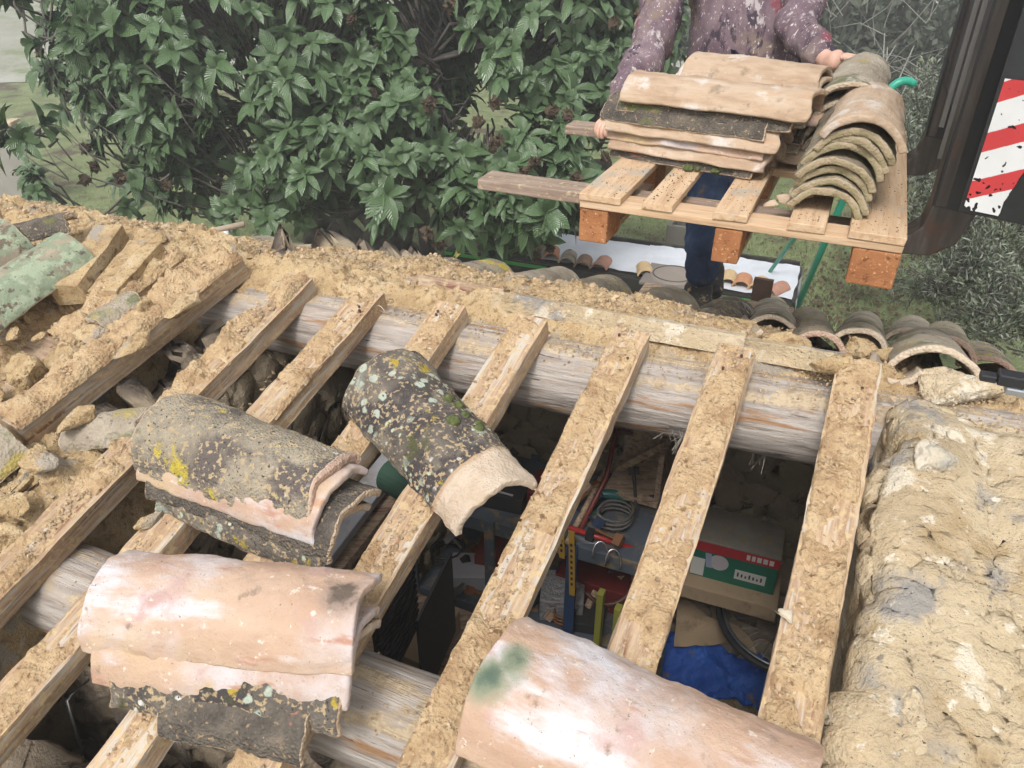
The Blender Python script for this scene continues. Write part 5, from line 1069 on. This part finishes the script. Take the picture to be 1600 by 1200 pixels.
tag(mesh('sacking', V, Fs, m_card), 'folded beige sacking between the green box and the tarpaulin', 'sack')
# bicycle wheel lying flat
wc = QZ(1228, 965, .84); t = thing('bicycle_wheel', 'black bicycle wheel lying flat over the blue tarpaulin', 'wheel', frame(wc, Vector((1, 0, .03)), Vector((0, -.10, 1)))); M_ = t.matrix_basis
def ring(rad, r, nm, mat, n=64, k=10):
    V = []; 
    for i in range(n):
        a_ = 2 * math.pi * i / n
        for j in range(k):
            b_ = 2 * math.pi * j / k; V.append(((rad + r * math.cos(b_)) * math.cos(a_), (rad + r * math.cos(b_)) * math.sin(a_), r * math.sin(b_)))
    mesh(nm, V, [(i * k + j, ((i + 1) % n) * k + j, ((i + 1) % n) * k + (j + 1) % k, i * k + (j + 1) % k) for i in range(n) for j in range(k)], mat, parent=t)
ring(.235, .012, 'tyre', m_dark); ring(.216, .007, 'rim', flat('rim_alloy', (.22, .23, .25), .35, .7))
mb = MB()
for k in range(28):
    a_ = 2 * math.pi * k / 28; mb.tube([(.018 * math.cos(a_ + .8), .018 * math.sin(a_ + .8), .015 * (-1) ** k), (.212 * math.cos(a_), .212 * math.sin(a_), 0)], .0009, 4)
mesh('spokes', mb.V, mb.F, flat('spoke_steel', (.35, .36, .38), .3, .8), parent=t)
mb = MB(); mb.tube([(0, 0, -.03), (0, 0, .03)], .016, 12); mesh('hub', mb.V, mb.F, m_dark, parent=t)
# black hose along the gable wall
mb = MB(); pts = [W(1346, 935, 1.62), W(1335, 955, 1.58), W(1322, 1010, 1.50), W(1304, 1080, 1.42), W(1288, 1140, 1.34), W(1276, 1200, 1.27), W(1262, 1290, 1.18)]
mb.tube([pts[0] + Vector((.03, .03, -.3))] + pts, .0075, 10); tag(mb.build('hose', flat('hose_black', (.02, .02, .022), .35), smooth=True, frm=at(pts[0])), 'black hose hanging down the inner face of the gable wall', 'hose')
# shelf unit
zs = 1.42
A = QZ(640, 782, zs); B = QZ(1020, 890, zs); D = H0 * .34
sh = thing('shelf_unit', 'grey metal shelf unit crowded with tools in the shed', 'shelf unit', at(A))
for k, z in enumerate((zs, zs - .38, zs - .76)):
    up = Vector((0, 0, z - zs)); mb = MB(); mb.box((A + B) / 2 + D / 2 + up, (B - A) / 2, D / 2, Vector((0, 0, .012))); mb.build('shelf', m_shelf, sh, bevel=.002)
    mb = MB(); mb.box((A + B) / 2 + up - H0 * .004 - Vector((0, 0, .012)), (B - A) / 2, H0 * .0035, Vector((0, 0, .024))); mb.build('lip', m_shelf, sh, bevel=.001)
m_bpost = flat('blue_post', (.03, .06, .14), .5)
for q in (0, .36, .70, 1):
    for dd in (0, 1):
        p = A.lerp(B, q) + D * dd; mb = MB(); mb.box(Vector((p.x, p.y, .72)) - H0 * .012 * (1 - 2 * dd), EE * .016, H0 * .006, Vector((0, 0, .72))); mb.build('post', m_bpost if q in (.70,) else m_shelf, sh)
def on(q, dep, lvl=0, dz=0): return A.lerp(B, q) + D * dep + Vector((0, 0, .012 - .38 * lvl + dz))
def thingbox(name, label, cat, q, dep, lvl, hx, hy, hz, mat, rz=0, grp=None):
    p = on(q, dep, lvl, hz); x = Matrix.Rotation(rz, 3, 'Z') @ EE; y = Vector((-x.y, x.x, 0)); mb = MB(); mb.box(p, x * hx, y * hy, Vector((0, 0, hz))); return tag(mb.build(name, mat, frm=frame(p, x, Vector((0, 0, 1))), bevel=.003), label, cat, grp)
thingbox('package', 'black boxed tool package under the tip of the mossy tile', 'package', .37, .30, 0, .065, .05, .03, m_dark, .1)
mb = MB(); p = on(.37, .30, 0, .0615); mb.box(p - H0 * .035, EE * .035, H0 * .004, Vector((0, 0, .0006))); tag(mb.build('package_print', flat('print_grey', (.4, .4, .42), .5), frm=at(p)), 'line of pale print on the black package', 'print')
thingbox('carton', 'red carton on the shelf beside the black package', 'carton', .52, .35, 0, .04, .06, .05, flat('dull_red', (.13, .02, .02), .6), .1)
thingbox('carton', 'white carton deep on the middle shelf', 'carton', .20, .3, 1, .07, .06, .03, flat('carton_white', (.40, .40, .42), .6), .4)
thingbox('carton', 'brick red carton on the middle shelf', 'carton', .30, .6, 1, .09, .08, .05, flat('brick_red', (.20, .045, .03), .7), .2)
thingbox('carton', 'dark cardboard carton lying low at the left of the shelves', 'carton', .06, .4, 2, .10, .10, .08, m_card, .5)
thingbox('carton', 'red toolbox on the middle shelf below the straps', 'toolbox', .72, .6, 1, .12, .07, .05, flat('red_tool', (.15, .02, .02), .5), 0)
thingbox('sack', 'pale plastic bag on the lower shelf', 'bag', .62, .3, 1, .07, .07, .045, flat('bag_white', (.30, .29, .30), .4, bump=.02), .3)
thingbox('tray', 'black tray on the lower shelf by the bag', 'tray', .74, .2, 1, .06, .05, .02, m_dark, .2)
thingbox('carton', 'yellow carton on the lowest shelf', 'carton', .52, .4, 2, .06, .05, .05, flat('yel', (.38, .27, .02), .6), .3)
for k, (q, h_) in enumerate(((.83, .13), (.90, .11))):
    p = on(q, -.10, 1, h_); mb = MB(); mb.box(p, EE * .010, H0 * .014, Vector((0, 0, h_))); tag(mb.build('spirit_level', flat('level_yellow', (.27, .27, .05), .45), frm=at(p), bevel=.002), ['taller', 'shorter'][k] + ' yellow spirit level standing on the lower shelf', 'spirit level')
# rail with straps and hooks on the shelf front
a = W(888, 824, 2.26); b = W(1004, 862, 2.26); t = thing('sash_clamp', 'red bar clamp lying along the shelf front', 'clamp', at(a)); mb = MB(); mb.tube([a, b], .0085, 10); mb.build('bar', flat('clamp_red', (.34, .03, .03), .35), t, smooth=True)
mb = MB(); mb.tube([a + Vector((.01, 0, -.035)), b + Vector((.02, 0, -.04))], .013, 12); mb.build('pipe', flat('pipe_grey', (.22, .24, .26), .35, .5), t, smooth=True)
mb = MB(); mb.box(a.lerp(b, .3), (b - a).normalized() * .012, H0 * .014, Vector((0, 0, .014))); mb.build('slider', m_dark, t)
m_strap = flat('strap_yellow', (.42, .25, .03), .7)
for k, (x, y0, y1) in enumerate(((877, 825, 872), (893, 830, 930))):
    a2 = W(x, y0, 2.22); b2 = W(x + 1, y1, 2.22 + .07 * (y1 - y0) / 60); t = thing('ratchet_strap', ['short', 'long'][k] + ' yellow strap with black print hanging from the shelf rail', 'strap', at(a2)); mb = MB(); mb.box((a2 + b2) / 2, EE * .009, H0 * .0012, (b2 - a2) / 2); mb.build('webbing', m_strap, t)
    for q in range(4 + 4 * k):
        c2 = a2.lerp(b2, .2 + .7 * q / (4 + 4 * k)); mb = MB(); mb.box(c2 - H0 * .003, EE * .0035, H0 * .0004, (b2 - a2).normalized() * .005); mb.build('print', m_dark, t)
mb = MB(); c_ = W(950, 905, 2.3)
mb.tube([c_ + (Vector((1, 0, 0)) * math.cos(a_) * .075 + U_ * math.sin(a_) * .075) for a_ in [k * .3 - 2.6 for k in range(16)]], .007, 8); tag(mb.build('cable_loop', flat('cable_brown', (.08, .035, .025), .5), smooth=True, frm=at(c_)), 'brown cable loop hanging below the clamp', 'cable')
for k, (x, y) in enumerate(((938, 868), (958, 880))):
    c_ = W(x, y, 2.2); mb = MB(); mb.tube([c_ + Vector((1, 0, 0)) * .022 * math.cos(a_) + U_ * .04 * math.sin(a_) for a_ in [q * .35 - .5 for q in range(12)]] , .0032, 8); tag(mb.build('steel_hook', flat('hook_steel', (.5, .5, .52), .25, .9), smooth=True, frm=at(c_)), ['left', 'right'][k] + ' steel carabiner hanging on the grey pipe', 'hook')
# teal clamp
c_ = W(950, 790, 2.38); mb = MB(); mb.tube([c_ + Vector((1, 0, 0)) * .055 * math.cos(a_) + U_ * .035 * math.sin(a_) + F_ * .01 for a_ in [q * .3 + .2 for q in range(14)]], [.012 + .004 * math.sin(q * .5) for q in range(14)], 10); mb.tube([c_ + Vector((-.045, 0, -.01)), c_ + Vector((-.05, .0, -.09))], .018, 10)
tag(mb.build('spring_clamp', flat('teal_plastic', (.015, .11, .10), .35), smooth=True, frm=at(c_)), 'teal plastic spring clamp lying above the red bar', 'clamp')
# wooden carrier and red frame
c_ = W(1000, 748, 2.45); t = thing('tool_carrier', 'old wooden carrier with a slanting handle under the ridge log', 'crate', at(c_)); x = EE; y = H0; z = Vector((0, 0, 1))
mb = MB(); mb.box(c_, x * .085, y * .11, z * .008); mb.build('base', m_oldwood, t)
mb = MB(); mb.box(c_ + y * .10 + z * .09, x * .085, y * .008, z * .085); mb.build('back', m_oldwood, t)
mb = MB(); mb.box(c_ + x * .077 + z * .09, x * .008, y * .09, z * .085); mb.build('side', m_oldwood, t)
mb = MB(); mb.box(c_ + z * .09, (x * .07 + z * .07), y * .012, (z - x).normalized() * .01); mb.build('handle', m_oldwood, t)
a = W(948, 745, 2.4); b = W(962, 672, 2.4); c2 = W(1010, 680, 2.6); mb = MB(); mb.tube([W(905, 830, 2.3), a, b, c2], .008, 8); tag(mb.build('bent_tube', flat('frame_red', (.16, .03, .025), .4), smooth=True, frm=at(a)), 'thin bent red metal tube beside the wooden carrier', 'tube')
mb = MB(); mb.tube([W(885, 850, 2.25), W(945, 735, 2.45)], .009, 8); tag(mb.build('stick', m_oldwood, smooth=True), 'wooden stick leaning by the red frame', 'stick')
# long white board and green roll under the tiles on the left
def loft(name, label, cat, p, q, wd, z, mat):
    a_ = QZ(*p, z); b_ = QZ(*q, z); d = (b_ - a_).normalized(); s_ = Vector((-d.y, d.x, 0)); mb = MB(); mb.box((a_ + b_) / 2, (b_ - a_) / 2, s_ * wd, Vector((0, 0, .012))); tag(mb.build(name, mat, frm=at((a_ + b_) / 2), bevel=.002), label, cat)
loft('long_board', 'long pale painted board running deep under the left tiles', 'board', (455, 925), (665, 655), .035, 1.80, flat('painted_board', (.36, .36, .38), .6, dirt=(.2, .16, .12), ds=10))
loft('long_board', 'brown board beside the pale painted one', 'board', (440, 985), (660, 715), .03, 1.76, m_oldwood)
a = QZ(608, 742, 1.86); b = QZ(660, 770, 1.86); mb = MB(); mb.tube([a, b], .042, 24); t = tag(mb.build('canvas_roll', flat('green_canvas', (.03, .075, .05), .7), smooth=False, frm=at(a)), 'dark green canvas roll lying on the pale board', 'roll')
# cross beams that carry the boards
for k, (q, lb) in enumerate(((-1.40, 'upper tie beam'), (-.35, 'lower tie beam'))):
    pass
# dusty tool handles and cable coils crowding the shelves
rn = random.Random(61); m_hd = [m_dark, m_oldwood, flat('dull_blue', (.03, .05, .10), .6, dirt=(.15, .12, .08)), flat('dusty_orange', (.20, .08, .03), .6, dirt=(.15, .12, .08)), flat('dusty_grey', (.12, .115, .11), .7, dirt=(.2, .16, .1))]
for k in range(46):
    lv = rn.choice((0, 0, 1, 1, 2)); p = on(rn.uniform(.02, .98), rn.uniform(.0, .9), lv, rn.uniform(.01, .04)); v = Vector((rn.gauss(0, 1), rn.gauss(0, 1), abs(rn.gauss(0, .5)))).normalized() * rn.uniform(.05, .14); mb = MB()
    r_ = rn.uniform(.004, .012); mb.tube([p, p + v * .6, p + v], [r_, r_ * .8, r_ * 1.3], 8); mb.box(p + v, v.normalized() * .012, v.orthogonal().normalized() * rn.uniform(.012, .03), v.cross(v.orthogonal()).normalized() * .010)
    tag(mb.build('hand_tool', m_hd[k % 5], smooth=False, frm=at(p)), 'dusty hand tool lying in the shadow of the shelf unit', 'tool', 'hand tools heaped on the shelves')
for k in range(9):
    p = on(rn.uniform(.05, .95), rn.uniform(.0, .5), rn.choice((0, 1, 2)), .02); r_ = rn.uniform(.03, .06); mb = MB()
    mb.tube([p + Vector((math.cos(a_ * .5) * r_ * (1 + .1 * math.sin(a_)), math.sin(a_ * .5) * r_, .006 * a_ * .2)) for a_ in range(40)], .004, 6); tag(mb.build('cable_coil', m_hd[k % 5], smooth=True, frm=at(p)), 'dusty coil of cable lying in the shadow of the shelf unit', 'cable', 'cable coils on the shelves')
# perforated black crate
c_ = W(622, 965, 1.85); xx = Vector((.25, .9, .0)).normalized(); yy = Vector((-xx.y, xx.x, 0)); t = thing('grid_crate', 'black perforated plastic crate standing on edge below the rafters', 'crate', frame(c_, xx, Vector((0, 0, 1))))
for iz in range(13):
    for off in (0,): mbx = MB(); mbx.box((0, 0, -.13 + .0216 * iz), Vector((.11, 0, 0)), Vector((0, .005, 0)), Vector((0, 0, .0045))); mesh('slat', mbx.V, mbx.F, m_dark, parent=t, smooth=False)
mbx = MB()
for ix in range(11): mbx.box((-.11 + .022 * ix, .006, 0), Vector((.004, 0, 0)), Vector((0, .004, 0)), Vector((0, 0, .135)))
mesh('lattice', mbx.V, mbx.F, m_dark, parent=t, smooth=False)
mbx = MB(); mbx.box((0, -.10, 0), Vector((.11, 0, 0)), Vector((0, .003, 0)), Vector((0, 0, .135))); mesh('back', mbx.V, mbx.F, m_dark, parent=t, smooth=False)
c_ = W(665, 1000, 2.1); mb = MB(); mb.box(c_, EE * .055, H0 * .10, Vector((0, 0, .04))); tag(mb.build('carton', m_card, frm=at(c_), bevel=.003), 'open cardboard carton beside the black perforated crate', 'carton')
c_ = W(640, 1010, 2.2); mb = MB(); mb.box(c_ - Vector((0, 0, .1)), EE * .25, H0 * .25, Vector((0, 0, .02))); t = tag(mb.build('workbench', m_oldwood, frm=at(c_)), 'low workbench under the crate and carton', 'bench')
# bent rods at the lower left
for k, pts in enumerate((((138, 1062, 1.5), (104, 1094, 1.5), (126, 1168, 1.52), (131, 1195, 1.55)), ((262, 1128, 1.5), (290, 1175, 1.5), (300, 1215, 1.5)))):
    pp = [W(*q) for q in pts]; mb = MB(); mb.tube(pp, .0032, 6); tag(mb.build('iron_rod', flat('iron', (.16, .15, .15), .4, .6), smooth=True, frm=at(pp[0])), ['bent thin iron rod against the stone wall at lower left', 'iron rod under the whitened tile stack'][k], 'rod')

# ------------------------------------------------------------------ fog in the garden air
if HAZE:
    mb = MB(); mb.box((0, 70, 14.5), Vector((175, 0, 0)), Vector((0, 110, 0)), Vector((0, 0, 15.5 + 0)))
    m = bpy.data.materials.new('haze'); m.use_nodes = True; t = m.node_tree; t.nodes.remove(t.nodes['Principled BSDF']); v = t.nodes.new('ShaderNodeVolumePrincipled')
    v.inputs['Color'].default_value = (.94, .96, 1, 1); v.inputs['Density'].default_value = HAZE; v.inputs['Anisotropy'].default_value = .2
    t.links.new(v.outputs[0], t.nodes['Material Output'].inputs['Volume'])
    tag(mb.build('haze', m), kind='stuff')
